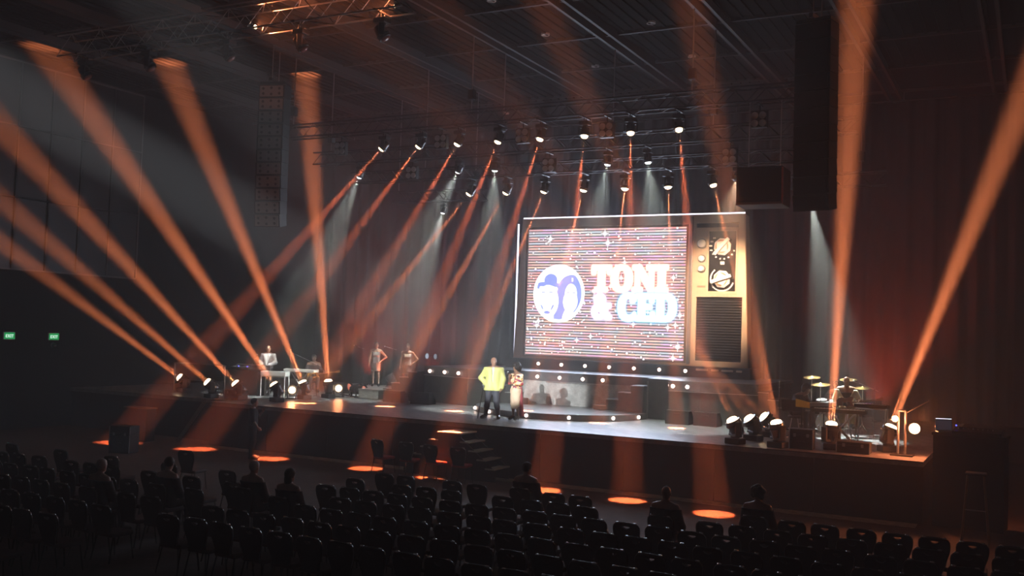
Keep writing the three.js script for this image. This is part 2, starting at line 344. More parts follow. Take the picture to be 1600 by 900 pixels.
// ================================================================ THE GIANT TELEVISION
{
  const t = thing('television_set', 'giant retro television prop with a glowing screen, dials and slatted speaker', 'television', [0.27, 3.05, -9]);
  const gold = M(0.62, 0.47, 0.33, 0.45, 0.2), goldDark = M(0.30, 0.21, 0.13, 0.4, 0.4), greyTrim = M(0.35, 0.33, 0.32, 0.35, 0.6);
  const B = 4.41, T = 4.2, H = 5.19;                        // half width at foot and top, height
  const trap = (k) => [[-B - k, 0 - k], [B + k, 0 - k], [T + k, H + k], [-T - k, H + k]];
  part(t, 'cabinet', poly(trap(0), 0.5).translate(0, 0, -0.62), M(0.05, 0.035, 0.028, 0.5));
  const rect = (x0, y0, x1, y1) => [[x0, y0], [x0, y1], [x1, y1], [x1, y0]];
  const sx0 = -4.06, sx1 = 2.28, sy0 = 0.03, sy1 = 4.9;       // screen opening
  const px0 = 2.5, px1 = 4.03;
  const slot = rect(px0 + 0.03, 4.74, px1 - 0.01, 4.92), dialBox = rect(2.98, 2.55, 3.95, 4.64), grille = rect(2.58, 0.16, 4.2, 2.38);
  part(t, 'bezel', poly(trap(0), 0.1, 0.015, [rect(sx0, sy0 + 0.02, sx1, sy1), slot, dialBox, grille]).translate(0, 0, -0.09), gold, 'warm gold front frame');
  part(t, 'screen_surround', poly(rect(sx0 - 0.0, sy0 + 0.02, sx1, sy1), 0.07, 0, [rect(sx0 + 0.1, sy0 + 0.08, sx1 - 0.1, sy1 - 0.1)]).translate(0, 0, -0.08), goldDark, 'dark inner frame');
  part(t, 'divider', rbx(0.13, H - 0.1, 0.1, 0.03, 2.37, H / 2, 0.02), greyTrim, 'grey upright divider');
  part(t, 'vent_slot', bx(1.5, 0.18, 0.03, 3.27, 4.83, -0.06), MAT.black);
  // ---- screen picture
  const W = 2048, Hh = 1560, c = document.createElement('canvas'); c.width = W; c.height = Hh; const g = c.getContext('2d');
  const rows = 47, rh = Hh / rows;
  for (let k = 0; k < rows; k++) {
    const y = k * rh, tone = [['#c09294', '#55484a'], ['#c4a498', '#504a48'], ['#b0aab2', '#484e50'], ['#c29290', '#584644']][Math.floor(rnd() * 4)];
    g.fillStyle = tone[1]; g.fillRect(0, y, W, rh); g.fillStyle = tone[0]; g.fillRect(0, y, W, rh * 0.56);
    for (let q = 0; q < 16; q++) { g.globalAlpha = 0.3; g.fillStyle = ['#ff8080', '#90c0c8', '#d0a0ff', '#ffd0a0'][Math.floor(rnd() * 4)]; g.fillRect(rnd() * W, y, 60 + rnd() * 220, rh * 0.5); }
    g.globalAlpha = 1;
  }
  const halo = (x, y, rx, ry, col) => { g.save(); g.translate(x, y); g.scale(rx, ry); const q = g.createRadialGradient(0, 0, 0.2, 0, 0, 1); q.addColorStop(0, col); q.addColorStop(1, 'rgba(0,0,0,0)'); g.fillStyle = q; g.fillRect(-1, -1, 2, 2); g.restore(); };
  for (let k = 0; k < 420; k++) { // sparkling stars
    const x = rnd() * W, y = rnd() * Hh, r = k < 30 ? 17 + rnd() * 14 : 5 + rnd() * 10;
    halo(x, y, r * 2.2, r * 2.2, 'rgba(255,235,240,0.75)'); g.fillStyle = '#fff'; g.beginPath(); g.arc(x, y, r * 0.75, 0, 7); g.fill();
    if (k < 30) { g.fillRect(x - r * 2, y - 3, r * 4, 6); g.fillRect(x - 3, y - r * 2, 6, r * 4); }
  }
  // portrait emblem
  const ex = W * 0.212, ey = Hh * 0.508, er = 350;
  g.save(); g.translate(ex, ey); g.scale(0.97, 1.0);
  g.fillStyle = '#ffffff'; g.beginPath(); g.arc(0, 0, er, 0, 7); g.fill();
  g.lineWidth = 9; g.strokeStyle = '#dff5f2'; g.beginPath(); g.arc(0, 0, er - 28, 0, 7); g.stroke();
  g.beginPath(); g.arc(0, 0, er - 34, 0, 7); g.clip();
  g.fillStyle = '#7c86c9';
  g.beginPath(); g.ellipse(-115, -165, 92, 78, 0, 0, 7); g.fill(); g.fillRect(-205, -175, 182, 90);   // hat crown
  g.beginPath(); g.ellipse(-125, -85, 215, 58, 0.06, 0, 7); g.fill();                                 // brim
  g.beginPath(); g.ellipse(175, -40, 190, 190, 0, 0, 7); g.fill(); g.fillRect(-20, -60, 400, 330);     // long hair
  g.fillRect(-60, -60, 120, 500); g.beginPath(); g.moveTo(-30, 400); g.lineTo(60, -20); g.lineTo(160, 400); g.fill();
  g.fillStyle = '#ffffff';
  g.beginPath(); g.ellipse(-150, 100, 150, 205, 0.02, 0, 7); g.fill(); g.fillRect(-320, 140, 260, 260);
  for (let k = 0; k < 6; k++) { g.beginPath(); g.arc(-245 + k * 40, -60 + 8 * (k % 2), 30, 0, 7); g.fill(); }
  g.beginPath(); g.ellipse(170, 0, 82, 120, 0, 0, 7); g.fill(); g.beginPath(); g.ellipse(165, 95, 100, 130, 0, 0, 7); g.fill(); g.beginPath(); g.ellipse(140, 300, 80, 130, 0.2, 0, 7); g.fill();
  g.strokeStyle = '#7c86c9'; g.lineWidth = 12; g.lineCap = 'round';
  for (const [x, y] of [[-215, -10], [-110, -12], [135, -8], [210, -6]]) { g.beginPath(); g.arc(x, y + 18, 26, Math.PI * 1.2, Math.PI * 1.8); g.stroke(); }
  g.lineWidth = 20; g.beginPath(); g.moveTo(-240, 150); g.lineTo(-218, 190); g.moveTo(-70, 145); g.lineTo(-98, 195); g.stroke();
  g.fillStyle = '#7c86c9'; g.beginPath(); g.ellipse(-155, 235, 45, 20, 0, 0, 7); g.fill();
  g.fillStyle = '#fff'; g.fillRect(178, -190, 16, 40);
  g.restore();
  g.lineWidth = 16; g.strokeStyle = '#fff'; g.beginPath(); g.ellipse(ex, ey, er * 0.97, er, 0, 0, 7); g.stroke();
  // lettering: fat rounded serif letters, blown out white
  const word = (txt, x0, x1, yb, hgt, edge, back) => {
    g.save(); g.font = 'bold 300px serif'; const w = g.measureText(txt).width;
    g.translate(x0, yb); g.scale((x1 - x0) / w, hgt / 215); g.lineJoin = 'round'; g.textBaseline = 'alphabetic';
    g.strokeStyle = back; g.lineWidth = 96; g.globalAlpha = 0.16; g.strokeText(txt, 0, 0); g.lineWidth = 76; g.strokeText(txt, 0, 0); g.globalAlpha = 1;
    g.strokeStyle = edge; g.lineWidth = 48; g.strokeText(txt, 0, 0);
    g.strokeStyle = '#ffffff'; g.lineWidth = 26; g.strokeText(txt, 0, 0); g.fillStyle = '#ffffff'; g.fillText(txt, 0, 0);
    g.restore();
  };
  word('TONI', 880, 1830, 745, 285, '#ffc8b0', '#ff8a88');
  word('&', 880, 1130, 1075, 265, '#e0c8f0', '#c8b0e0');
  word('CED', 1215, 1950, 1085, 290, '#a8e4ff', '#58b4f0');
  const tex = new THREE.CanvasTexture(c); tex.colorSpace = THREE.SRGBColorSpace; tex.anisotropy = 8;
  const pm = new THREE.MeshStandardMaterial({ color: 0x050505, roughness: 0.4, emissive: 0xffffff, emissiveMap: tex, emissiveIntensity: 2.4 });
  const sw = sx1 - sx0 - 0.2, sh = sy1 - sy0 - 0.18, scx = (sx0 + sx1) / 2, scy = (sy0 + 0.08 + sy1 - 0.1) / 2;
  part(t, 'screen', new THREE.PlaneGeometry(sw, sh).translate(scx, scy, -0.05), pm, 'glowing screen reading TONI & CED with two drawn heads');
  const l = new THREE.RectAreaLight(COOL, LEVEL.screenPanel, sw, sh); l.name = 'screen_light'; l.position.set(scx, scy, 0.03); l.rotation.y = Math.PI; t.add(l);
  // ---- control panel
  const dp = part(t, 'dial_panel', rbx(0.95, 2.07, 0.06, 0.01, 3.465, 3.595, -0.05), MAT.blackGloss, 'black dial panel');
  part(t, 'panel_border', poly(rect(2.92, 2.48, 4.01, 4.71), 0.03, 0.005, [rect(2.98, 2.55, 3.95, 4.64)]).translate(0, 0, 0.01), gold);
  const amber = M(0.62, 0.25, 0.12, 0.5), ivory = M(0.85, 0.82, 0.76, 0.45);
  const dial = (y, ang, marks) => {
    const d = part(t, 'dial', lathe([[0, 0.1], [0.2, 0.1], [0.22, 0.08], [0.29, 0.07], [0.31, 0.02], [0.31, 0]], 8).rotateX(Math.PI / 2).rotateZ(0.3).translate(3.47, y, 0.0), ivory, 'ivory eight-sided channel dial');
    part(d, 'sector', Array.from({ length: 4 }, (_, k) => { const s = new THREE.Shape(); const a = k * Math.PI / 2 + 0.12 + ang, b = a + Math.PI / 2 - 0.24; s.moveTo(0.03 * Math.cos((a + b) / 2), 0.03 * Math.sin((a + b) / 2)); s.absarc(0, 0, 0.225, a, b, false); return new THREE.ExtrudeGeometry(s, { depth: 0.02, bevelEnabled: false }).translate(3.47, y, 0.1); }), amber, 'amber dial sectors');
    part(d, 'pointer', rbx(0.74, 0.13, 0.09, 0.03).rotateZ(ang).translate(3.47, y, 0.16), ivory);
    for (const [a, r, w, h] of marks) part(dp, 'dial_mark', bx(w, h, 0.012, 3.47 + r * Math.cos(a), y + r * Math.sin(a), -0.012), ivory);
  };
  dial(4.09, 0.83, Array.from({ length: 11 }, (_, k) => [2.35 + k * 0.36, 0.42, k < 4 ? 0.1 : 0.055, 0.05]));
  dial(2.98, 0.32, Array.from({ length: 26 }, (_, k) => [2.3 + k * 0.145, 0.4, 0.05, 0.05]));
  part(dp, 'plate', bx(0.14, 0.1, 0.012, 3.47, 3.53, -0.012), ivory);
  for (const [y, r] of [[4.2, 0.14], [3.68, 0.1], [3.33, 0.1]]) { const k = part(t, 'knob', lathe([[0, 0.13], [r * 0.8, 0.13], [r, 0.1], [r, 0]], 16).rotateX(Math.PI / 2).translate(2.76, y, 0.02), ivory); part(k, 'collar', lathe([[r + 0.04, 0.02], [r + 0.05, 0], [r, 0], [r, 0.02], [r + 0.04, 0.02]], 16).rotateX(Math.PI / 2).translate(2.76, y, 0.02), greyTrim); }
  part(t, 'badge', rbx(0.3, 0.07, 0.02, 0.008, 2.77, 2.72, 0.02), goldDark);
  // ---- speaker grille
  part(t, 'grille_back', bx(1.62, 2.22, 0.03, 3.39, 1.27, -0.07), MAT.black);
  const slatM = M(0.012, 0.012, 0.013, 0.3);
  const slatG = rbx(1.58, 0.035, 0.05, 0.012, 0, 0, 0);
  for (let k = 0; k < 24; k++) { const s = part(t, 'slat', slatG, slatM); s.position.set(3.39, 0.21 + k * 0.091, -0.03); s.rotation.x = -0.35; }
  // pale plates below the frame, and glowing edge strips
  for (const [x, w] of [[2.95, 0.42], [3.4, 0.26], [3.82, 0.4], [4.22, 0.2]]) part(t, 'pale_plate', rbx(w, 0.07, 0.05, 0.02, x, -0.12, 0.32), M(0.75, 0.6, 0.46, 0.4));
  const strip = glow(0.86, 0.84, 1.0, 2.2);
  part(t, 'glow_strip', bx(2 * T, 0.05, 0.08, 0, H + 0.045, -0.06), strip, 'glowing cold white strip along the top edge');
  part(t, 'glow_strip', bx(0.05, H * 0.94, 0.05, -B - 0.03, H * 0.5, -0.1), strip, 'glowing cold white strip up the side');
}

// ================================================================ LIGHTING RIG
// ---- box truss along x, hung on chains
const darkTruss = M(0.06, 0.06, 0.065, 0.4, 0.7);
function truss(label, x0, x1, y, z, size, detailed) {
  const t = thing('lighting_truss', label, 'truss', [0, y, z]);
  const mt = detailed ? MAT.alu : darkTruss, h = size / 2, n = Math.round((x1 - x0) / size), st = (x1 - x0) / n;
  for (const [a, b] of [[-h, -h], [h, -h], [-h, h], [h, h]]) part(t, 'chord', rod([x0, a, b], [x1, a, b], 0.026), mt);
  const braceG = rod([0, -h, 0], [st, h, 0], 0.011, 0.011, 5), flatG = rod([0, 0, -h], [st, 0, h], 0.011, 0.011, 5), lace = [];
  for (let k = 0; k < n; k++) for (const s of [-h, h]) {
    const f = k % 2 ? -1 : 1;
    const a = braceG.clone(); if (f < 0) a.scale(1, -1, 1); a.translate(x0 + k * st, 0, s);
    const b = flatG.clone(); if (f < 0) b.scale(1, 1, -1); b.translate(x0 + k * st, s, 0);
    if (detailed) { part(t, 'brace', a, mt); part(t, 'brace', b, mt); } else lace.push(a, b);
  }
  if (lace.length) part(t, 'lacing', lace, mt);
  for (const x of [-11.775, -8.4, -5.025, -1.65, 1.725, 5.1, 8.475].filter((q) => q > x0 && q < x1).filter((q, i, a) => i % 2 === 0 || a.length < 4)) {
    const c = part(t, 'hoist_chain', rod([x, h, 0], [x, CEIL - 0.265 - y, 0], 0.02, 0.02, 6), MAT.steel);
    if (CEIL - 0.3 - y - h > 0.6) part(c, 'hoist', rbx(0.2, 0.3, 0.2, 0.03, x, Math.min(h + 0.5, (CEIL - 0.3 - y + h) / 2), 0), MAT.black);
  }
  return t;
}
truss('long dark truss carrying the upper row of eight orange lamps', -8.6, 8.6, 10.275, -1, 0.4, false);
truss('dark truss carrying the row of white lamps', -9, 9, 9.76, -3.0, 0.4, false);
truss('dark truss carrying the lower row of seven orange lamps', -8, 8, 9.18, -3.8, 0.35, false);
truss('short dark rear truss left of the television', -8.6, -4.6, 8.975, -7.2, 0.4, false);
truss('short dark rear truss right of the television', 6.3, 9.2, 8.975, -7.2, 0.4, false);
truss('aluminium truss over the seats, its bars glowing orange near the top edge', -13.2, -0.6, 12.2, 4, 0.62, true);

// ---- moving head: base, yoke, head > lens. Aimed from its pivot at a world point.
const headG = lathe([[0, -0.2], [0.1, -0.2], [0.135, -0.17], [0.145, -0.1], [0.15, 0.0], [0.165, 0.06], [0.17, 0.16], [0.16, 0.165], [0.145, 0.15], [0, 0.15]], 20).rotateX(Math.PI / 2);
const ringG = lathe([[0.168, 0.05], [0.18, 0.055], [0.18, 0.085], [0.168, 0.09], [0.168, 0.05]], 20).rotateX(Math.PI / 2);
const lensG = lathe([[0, 0.05], [0.06, 0.045], [0.1, 0.03], [0.12, 0], [0.12, -0.03], [0, -0.03]], 20).rotateX(Math.PI / 2);
const baseG = join([rbx(0.36, 0.13, 0.3, 0.02, 0, 0.065, 0), rod([0, 0.13, 0], [0, 0.16, 0], 0.1, 0.1, 14)]);
const yokeG = join([rbx(0.46, 0.06, 0.16, 0.02, 0, 0.19, 0), rbx(0.06, 0.3, 0.14, 0.02, -0.21, 0.33, 0), rbx(0.06, 0.3, 0.14, 0.02, 0.21, 0.33, 0)]);
const footG = join([rod([-0.14, -0.01, -0.11], [-0.14, 0.01, -0.11], 0.03), rod([0.14, -0.01, -0.11], [0.14, 0.01, -0.11], 0.03), rod([-0.14, -0.01, 0.11], [-0.14, 0.01, 0.11], 0.03), rod([0.14, -0.01, 0.11], [0.14, 0.01, 0.11], 0.03)]);
const clampG = join([rod([0, -0.14, -0.08], [0, 0.0, -0.08], 0.02), rod([0, -0.14, 0.08], [0, 0, 0.08], 0.02), rbx(0.08, 0.05, 0.72, 0.01, 0, -0.14, 0)]);
function movingHead(label, at, aim, o = {}) {
  const { scale = 1, hang = false, color = ORANGE, cd = 0, half = 2.4, pen = 0.5, cells = 4, spread = 0.06, lens = MAT.lensOrange, group, radius = 0.008, name = 'moving_head_light' } = o;
  const t = thing(name, label, 'stage light', at, 0, group);
  const k = hang ? -1 : 1;
  const pivot = V(0, k * 0.36 * scale, 0), d = V(...aim).sub(V(...at)).sub(pivot).normalize(), yaw = Math.atan2(d.x, d.z);
  const b = part(t, 'base', baseG, MAT.black); b.scale.set(scale, k * scale, scale); b.rotation.y = hang ? 0 : yaw * 0.3;
  part(b, hang ? 'clamp' : 'feet', hang ? clampG : footG, MAT.blackMetal);
  const y = part(t, 'yoke', yokeG, MAT.black); y.scale.set(scale, k * scale, scale); y.rotation.y = yaw;
  const h = part(t, 'head', headG, MAT.blackGloss); h.scale.setScalar(scale); h.position.copy(pivot);
  h.quaternion.setFromUnitVectors(V(0, 0, 1), d);
  part(h, 'ring', ringG, MAT.blackMetal);
  const e = part(h, 'lens', lensG, lens, cd ? 'glowing lens' : undefined); e.position.z = 0.185;
  if (cd) {
    const up = Math.abs(d.y) > 0.9 ? V(1, 0, 0) : V(0, 1, 0), u = V().crossVectors(d, up).normalize(), w = V().crossVectors(d, u);
    const tip = pivot.clone().addScaledVector(d, 0.19 * scale), far = d.clone().multiplyScalar(20);
    for (let q = 0; q < cells; q++) {
      const r = q === 0 ? 0 : spread * scale, a = (q / Math.max(1, cells - 1)) * Math.PI * 2, p = tip.clone().addScaledVector(u, r * Math.cos(a)).addScaledVector(w, r * Math.sin(a));
      spot(t, color, cd / cells, half, pen, p.toArray(), p.clone().add(far).toArray(), radius);
    }
  }
  return t;
}
// upper row of eight, each making a pool on the floor before the stage
const POOL = [[-12.89, 1.5], [-9.97, 1.05], [-6.82, 1.23], [-3.52, 1.0], [-1.15, 1.18], [2.17, 1.17], [4.46, 1.25], [6.73, 1.7]];
for (let i = 0; i < 8; i++) movingHead(`hanging lamp with an orange beam, ${ORD[i + 1]} from the left in the upper row`, [-4.75 + i * 1.357, 9.92, -1], [POOL[i][0], 0, POOL[i][1]], { hang: true, scale: 0.8, cd: LEVEL.truss, half: 2.9, pen: 0.3, cells: 1, color: DEEP, group: 'upper row of orange truss lamps' });
// lower row of seven, pools on the stage
const SPOOL = [[-8.26, -1.96], [-5.76, -3.07], [-3.3, -3.39], [-0.68, -3.2], [1.82, -3.11], [4.12, -3.41], [7.0, -3.2]];
for (let i = 0; i < 7; i++) movingHead(`hanging lamp with an orange beam, ${ORD[i + 1]} from the left in the lower row`, [-3.2 + i * 1.345, 8.85, -3.8], [SPOOL[i][0], S, SPOOL[i][1]], { hang: true, scale: 0.8, cd: LEVEL.stageTruss, half: 2.3, pen: 0.3, cells: 1, color: ORANGE, group: 'lower row of orange truss lamps' });
// white wash lamps
[['far left white hanging lamp shining down on the keyboard player', [-7.1, 9.42, -3], [-11.6, 1.6, -3.9], 13, 1.1], ['white hanging lamp with a wide cone aimed at the dark floor cans', [-3.2, 9.42, -3], [-9.3, 1.4, -5.2], 15, 0.8], ['white hanging lamp with a wide cone left of the television', [-1.9, 9.42, -3], [-2.9, 1.5, -4.3], 16, 0.7],
  ['white hanging lamp above the television, left one of two', [1.93, 9.42, -3], [0.3, 1.6, -3.6], 17, 0.6], ['white hanging lamp above the television, right one of two', [3.17, 9.42, -3], [3.9, 1.4, -3.7], 18, 0.8]].forEach(([lab, at, aim, half, k]) =>
  movingHead(lab, at, aim, { hang: true, scale: 0.7, cd: LEVEL.wash * k, half, pen: 0.25, cells: 1, color: WARMWHITE, lens: MAT.lensWhite, group: 'white truss lamps', name: 'wash_light' }));
movingHead('small white hanging lamp lower than the others, over the backing singers', [-6.36, 8.65, -7.2], [-8.9, 1.7, -7.7], { hang: true, scale: 0.6, cd: LEVEL.wash * 1.3, half: 14, pen: 0.25, cells: 1, color: WARMWHITE, lens: MAT.lensWhite, group: 'white truss lamps', name: 'wash_light' });
movingHead('white hanging lamp under the dark speaker cluster, shining on the band', [7.0, 8.65, -7.2], [8.7, 1.6, -4.4], { hang: true, scale: 0.6, cd: LEVEL.wash * 2.6, half: 11, pen: 0.4, cells: 1, color: WARMWHITE, lens: MAT.lensWhite, group: 'white truss lamps', name: 'wash_light' });
// unlit four-lamp blinder panels and spare fixtures on the trusses
[[-6.4, 9.88, -1], [-2.65, 9.88, -1], [0.1, 9.88, -1], [2.7, 9.88, -1], [-5.0, 9.36, -3.0], [0.0, 9.36, -3.0], [5.6, 9.36, -3.0], [6.9, 9.88, -1]].forEach(([x, y, z], i) => {
  const t = thing('blinder_light', `unlit four-lamp blinder, ${i === 7 ? 'last' : ORD[i % 4 + 1]} from the left on the ${i < 4 || i === 7 ? 'upper orange' : 'white'} lamp truss`, 'stage light', [x, y, z], 0, 'unlit blinders');
  part(t, 'case', rbx(0.42, 0.42, 0.16, 0.02, 0, -0.25, 0), MAT.black);
  part(t, 'bracket', [rod([0, -0.04, 0], [0, 0.14, 0], 0.02), rbx(0.06, 0.04, 0.5, 0.01, 0, 0.14, 0), rbx(0.46, 0.03, 0.05, 0.01, 0, -0.03, 0)], MAT.blackMetal);
  for (const [a, b] of [[-0.1, -0.15], [0.1, -0.15], [-0.1, -0.35], [0.1, -0.35]]) part(t, 'lamp', lathe([[0, 0.0], [0.05, 0.005], [0.085, 0.03], [0.09, 0.03], [0.09, 0]], 14).rotateX(Math.PI / 2).translate(a, b, 0.08), MAT.alu);
});
// lamps on the stage floor, left group
const FL = [['leftmost', [-14.4, S, -2.6], [-18.06, 6.47, 2.45]], ['second from the left', [-11.65, S, -1.2], [-15.91, 7.64, 4.03]], ['third from the left', [-10.5, S, -1.3], [-15.43, 9.16, 3.56]], ['before the keyboard desk', [-9.2, S, -1.7], [-14.64, 10.54, 1.61]], ['before the second keyboard', [-9.35, S, -3.3], [-13.22, 11.83, -0.76]], ['beside the three dark cans', [-9.25, S, -4.5], [-10.08, 12.9, -3.51]]];
FL.forEach(([w, at, aim], i) => movingHead(`floor moving head throwing an orange beam, ${w}`, at, aim, { cd: LEVEL.floorHead * [0.5, 0.5, 0.75, 1, 1, 1][i], half: 3.1, pen: 0.7, scale: 1.15, group: 'floor moving heads left of the singers' }));
// right group
const RG = { half: 3.1, pen: 0.7, scale: 1.15, group: 'floor moving heads right of the singers' };
movingHead('floor moving head at the stage edge, leftmost before the television', [6.6, S, -0.5], [5.17, 5.23, 0.43], { ...RG, cd: LEVEL.tvHead });
movingHead('floor moving head at the stage edge, beside the black flight case', [7.66, S, -0.45], [6.93, 5.57, 0.12], { ...RG, cd: LEVEL.tvHead * 1.3 });
movingHead('floor moving head with a tall upright orange beam before the band', [8.8, S, -1.1], [9.23, 11.44, -0.85], { ...RG, cd: LEVEL.floorHead });
movingHead('rightmost floor moving head, its beam slanting up to the right', [10.05, S, -1.6], [12.76, 9.67, -2.64], { ...RG, cd: LEVEL.floorHead });
movingHead('floor moving head with a sparkling lens, nearer the stage edge', [6.75, S, -1.7], [5.37, 3.8, -0.87], { ...RG, cd: LEVEL.tvHead * 0.6 });
movingHead('floor moving head with a sparkling lens, rearmost before the right stairs', [6.85, S, -3.0], [5.04, 3.66, -1.95], { ...RG, cd: LEVEL.tvHead * 0.6 });
// unlit heads hanging from the truss over the seats
[[-4.0, 'over the bright orange bars'], [-9.6, 'third from its left end'], [-12.3, 'nearest its left end'], [-6.55, 'just left of the bright bars'], [-1.4, 'at its right end']].forEach(([x, w]) => movingHead('unlit moving head hanging from the seat truss, ' + w, [x, 11.752, 4], [x + 3, 6, 2], { hang: true, scale: 1.0, lens: M(0.3, 0.12, 0.1, 0.2), group: 'unlit heads over the seats' }));
// unseen warm lamp added on the lower truss to brighten the television front
[[5.6, [3.6, 5.5, -9], 1, 'over the dials']].forEach(([x, aim, k, w]) => movingHead('added warm profile lamp on the lower truss facing the television, ' + w, [x, 8.91, -3.8], aim, { hang: true, scale: 0.7, cd: LEVEL.addedPanelWash * k, half: 19, pen: 1, cells: 1, color: new THREE.Color().setRGB(1, 0.66, 0.42), lens: MAT.lensOrange, name: 'added_panel_light', group: 'added lamps on the lower truss' }));
// unseen orange cans, added inside the seat truss to make its bars glow
[[-5.6, 1, 'left one'], [-1.0, -1, 'right one']].forEach(([x, d, w]) => {
  const t = thing('added_truss_light', 'added orange can glowing inside the truss over the seats, ' + w, 'stage light', [x, 11.96, 4], 0, 'added truss cans');
  part(t, 'can', lathe([[0, -0.12], [0.06, -0.12], [0.075, 0], [0.065, 0], [0, -0.03]], 14).rotateZ(-d * Math.PI / 2).translate(0, 0.06, 0), MAT.black);
  part(t, 'bracket', rbx(0.05, 0.02, 0.66, 0.005, 0, -0.03, 0), MAT.blackMetal);
  part(t, 'lens', ball(0.055, d * 0.012, 0.06, 0, 0.5, 1, 1), MAT.lensOrange);
  spot(t, ORANGE, LEVEL.addedToner, 60, 0.8, [d * 0.02, 0.06, 0], [d * 5, 0.5, 0], 0.02);
});

// ---- follow spots at the back of the hall and one on the left
function followSpot(label, at, aim, cd, half) {
  const t = thing('follow_spot', label, 'spotlight', at);
  const d = V(...aim).sub(V(...at)).normalize(), q = new THREE.Quaternion().setFromUnitVectors(V(0, 0, 1), d);
  const b = part(t, 'barrel', lathe([[0, -0.9], [0.2, -0.9], [0.22, -0.5], [0.17, -0.4], [0.17, 0.28], [0.15, 0.28], [0.15, 0.2], [0, 0.2]], 20).rotateX(Math.PI / 2), MAT.blackMetal); b.quaternion.copy(q);
  const e = part(b, 'lens', lensG, MAT.lensWhite); e.position.z = 0.31;
  part(t, 'bracket', [rod([-0.26, -0.1, 0], [-0.26, 0.5, 0], 0.025), rod([0.26, -0.1, 0], [0.26, 0.5, 0], 0.025), rod([-0.26, 0.5, 0], [0.26, 0.5, 0], 0.025), rod([0, 0.5, 0], [0, CEIL - at[1] - 0.005, 0], 0.03)], MAT.blackMetal);
  spot(t, new THREE.Color().setRGB(0.95, 0.97, 1.0), cd, half, 0.25, d.clone().multiplyScalar(0.32).toArray(), d.clone().multiplyScalar(30).toArray(), 0.08);
}
followSpot('white follow spot at the back of the hall, left one', [3.4, 9.9, 30], [-0.7, 2.9, -2.0], LEVEL.follow, 2.1);
followSpot('white follow spot at the back of the hall, right one', [7.0, 12.1, 30], [-0.7, 2.9, -2.0], LEVEL.follow * 0.42, 2.0);

// ---- small fixtures on stage
function floorCan(label, at, aim, lens, light) {               // stubby par can on a bracket
  const t = thing('floor_can_light', label, 'stage light', at, 0, 'floor cans');
  const d = V(...aim).sub(V(...at)).normalize(), q = new THREE.Quaternion().setFromUnitVectors(V(0, 0, 1), d);
  const b = part(t, 'can', lathe([[0, -0.24], [0.1, -0.24], [0.15, -0.14], [0.17, 0.1], [0.18, 0.2], [0.165, 0.2], [0.15, 0.1], [0, 0.1]], 18).rotateX(Math.PI / 2), MAT.black); b.position.y = 0.3; b.quaternion.copy(q);
  const e = part(b, 'lens', lensG, lens); e.position.z = 0.15;
  part(t, 'bracket', [rbx(0.36, 0.03, 0.26, 0.01, 0, 0.015, 0), rbx(0.03, 0.32, 0.05, 0.01, -0.19, 0.16, 0), rbx(0.03, 0.32, 0.05, 0.01, 0.19, 0.16, 0)], MAT.blackMetal);
  if (light) { const tip = d.clone().multiplyScalar(0.17).add(V(0, 0.3, 0)); spot(t, light.color, light.cd, light.half, 0.6, tip.toArray(), tip.clone().addScaledVector(d, 10).toArray(), 0.06); }
  return t;
}
const dimRed = glow(1.0, 0.25, 0.12, 0.8);
floorCan('dark floor can facing right, left one of three', [-9.85, S, -6.3], [-3, 2.4, -6.4], dimRed, null);
floorCan('dark floor can facing right, middle one of three', [-9.1, S, -5.95], [-2, 2.4, -6], dimRed, null);
floorCan('dark floor can facing right, nearest the step box', [-8.65, S, -5.6], [-1, 2.2, -5.4], dimRed, null);
floorCan('small bright lamp beside the second keyboard', [-9.75, S, -3.1], [6, 4.6, 14], MAT.lensOrange, { color: ORANGE, cd: LEVEL.blinder * 0.5, half: 30 });
floorCan('bright lamp behind the rightmost left floor head', [-9.42, S, -5.3], [6, 5.2, 14], MAT.lensOrange, { color: ORANGE, cd: LEVEL.blinder * 0.5, half: 30 });
floorCan('bright orange can on the riser lighting the first backing singer', [-9.1, S + 0.277, -8.2], [-10.2, 3.6, -7.7], MAT.lensOrange, { color: DEEP, cd: LEVEL.uplight * 0.9, half: 40 });
floorCan('red uplight at the foot of the drape behind the backing singers', [-9.4, S, -11.4], [-9.2, 7, -12.4], dimRed, { color: RED, cd: LEVEL.uplight * 3, half: 50 });
floorCan('red uplight at the foot of the drape, far left', [-12.6, S, -11.4], [-12.4, 7, -12.6], dimRed, { color: RED, cd: LEVEL.uplight * 4, half: 55 });
floorCan('red uplight at the foot of the drape behind the band', [8.6, S, -11.0], [8.6, 7, -12.6], dimRed, { color: RED, cd: LEVEL.uplight * 4, half: 55 });

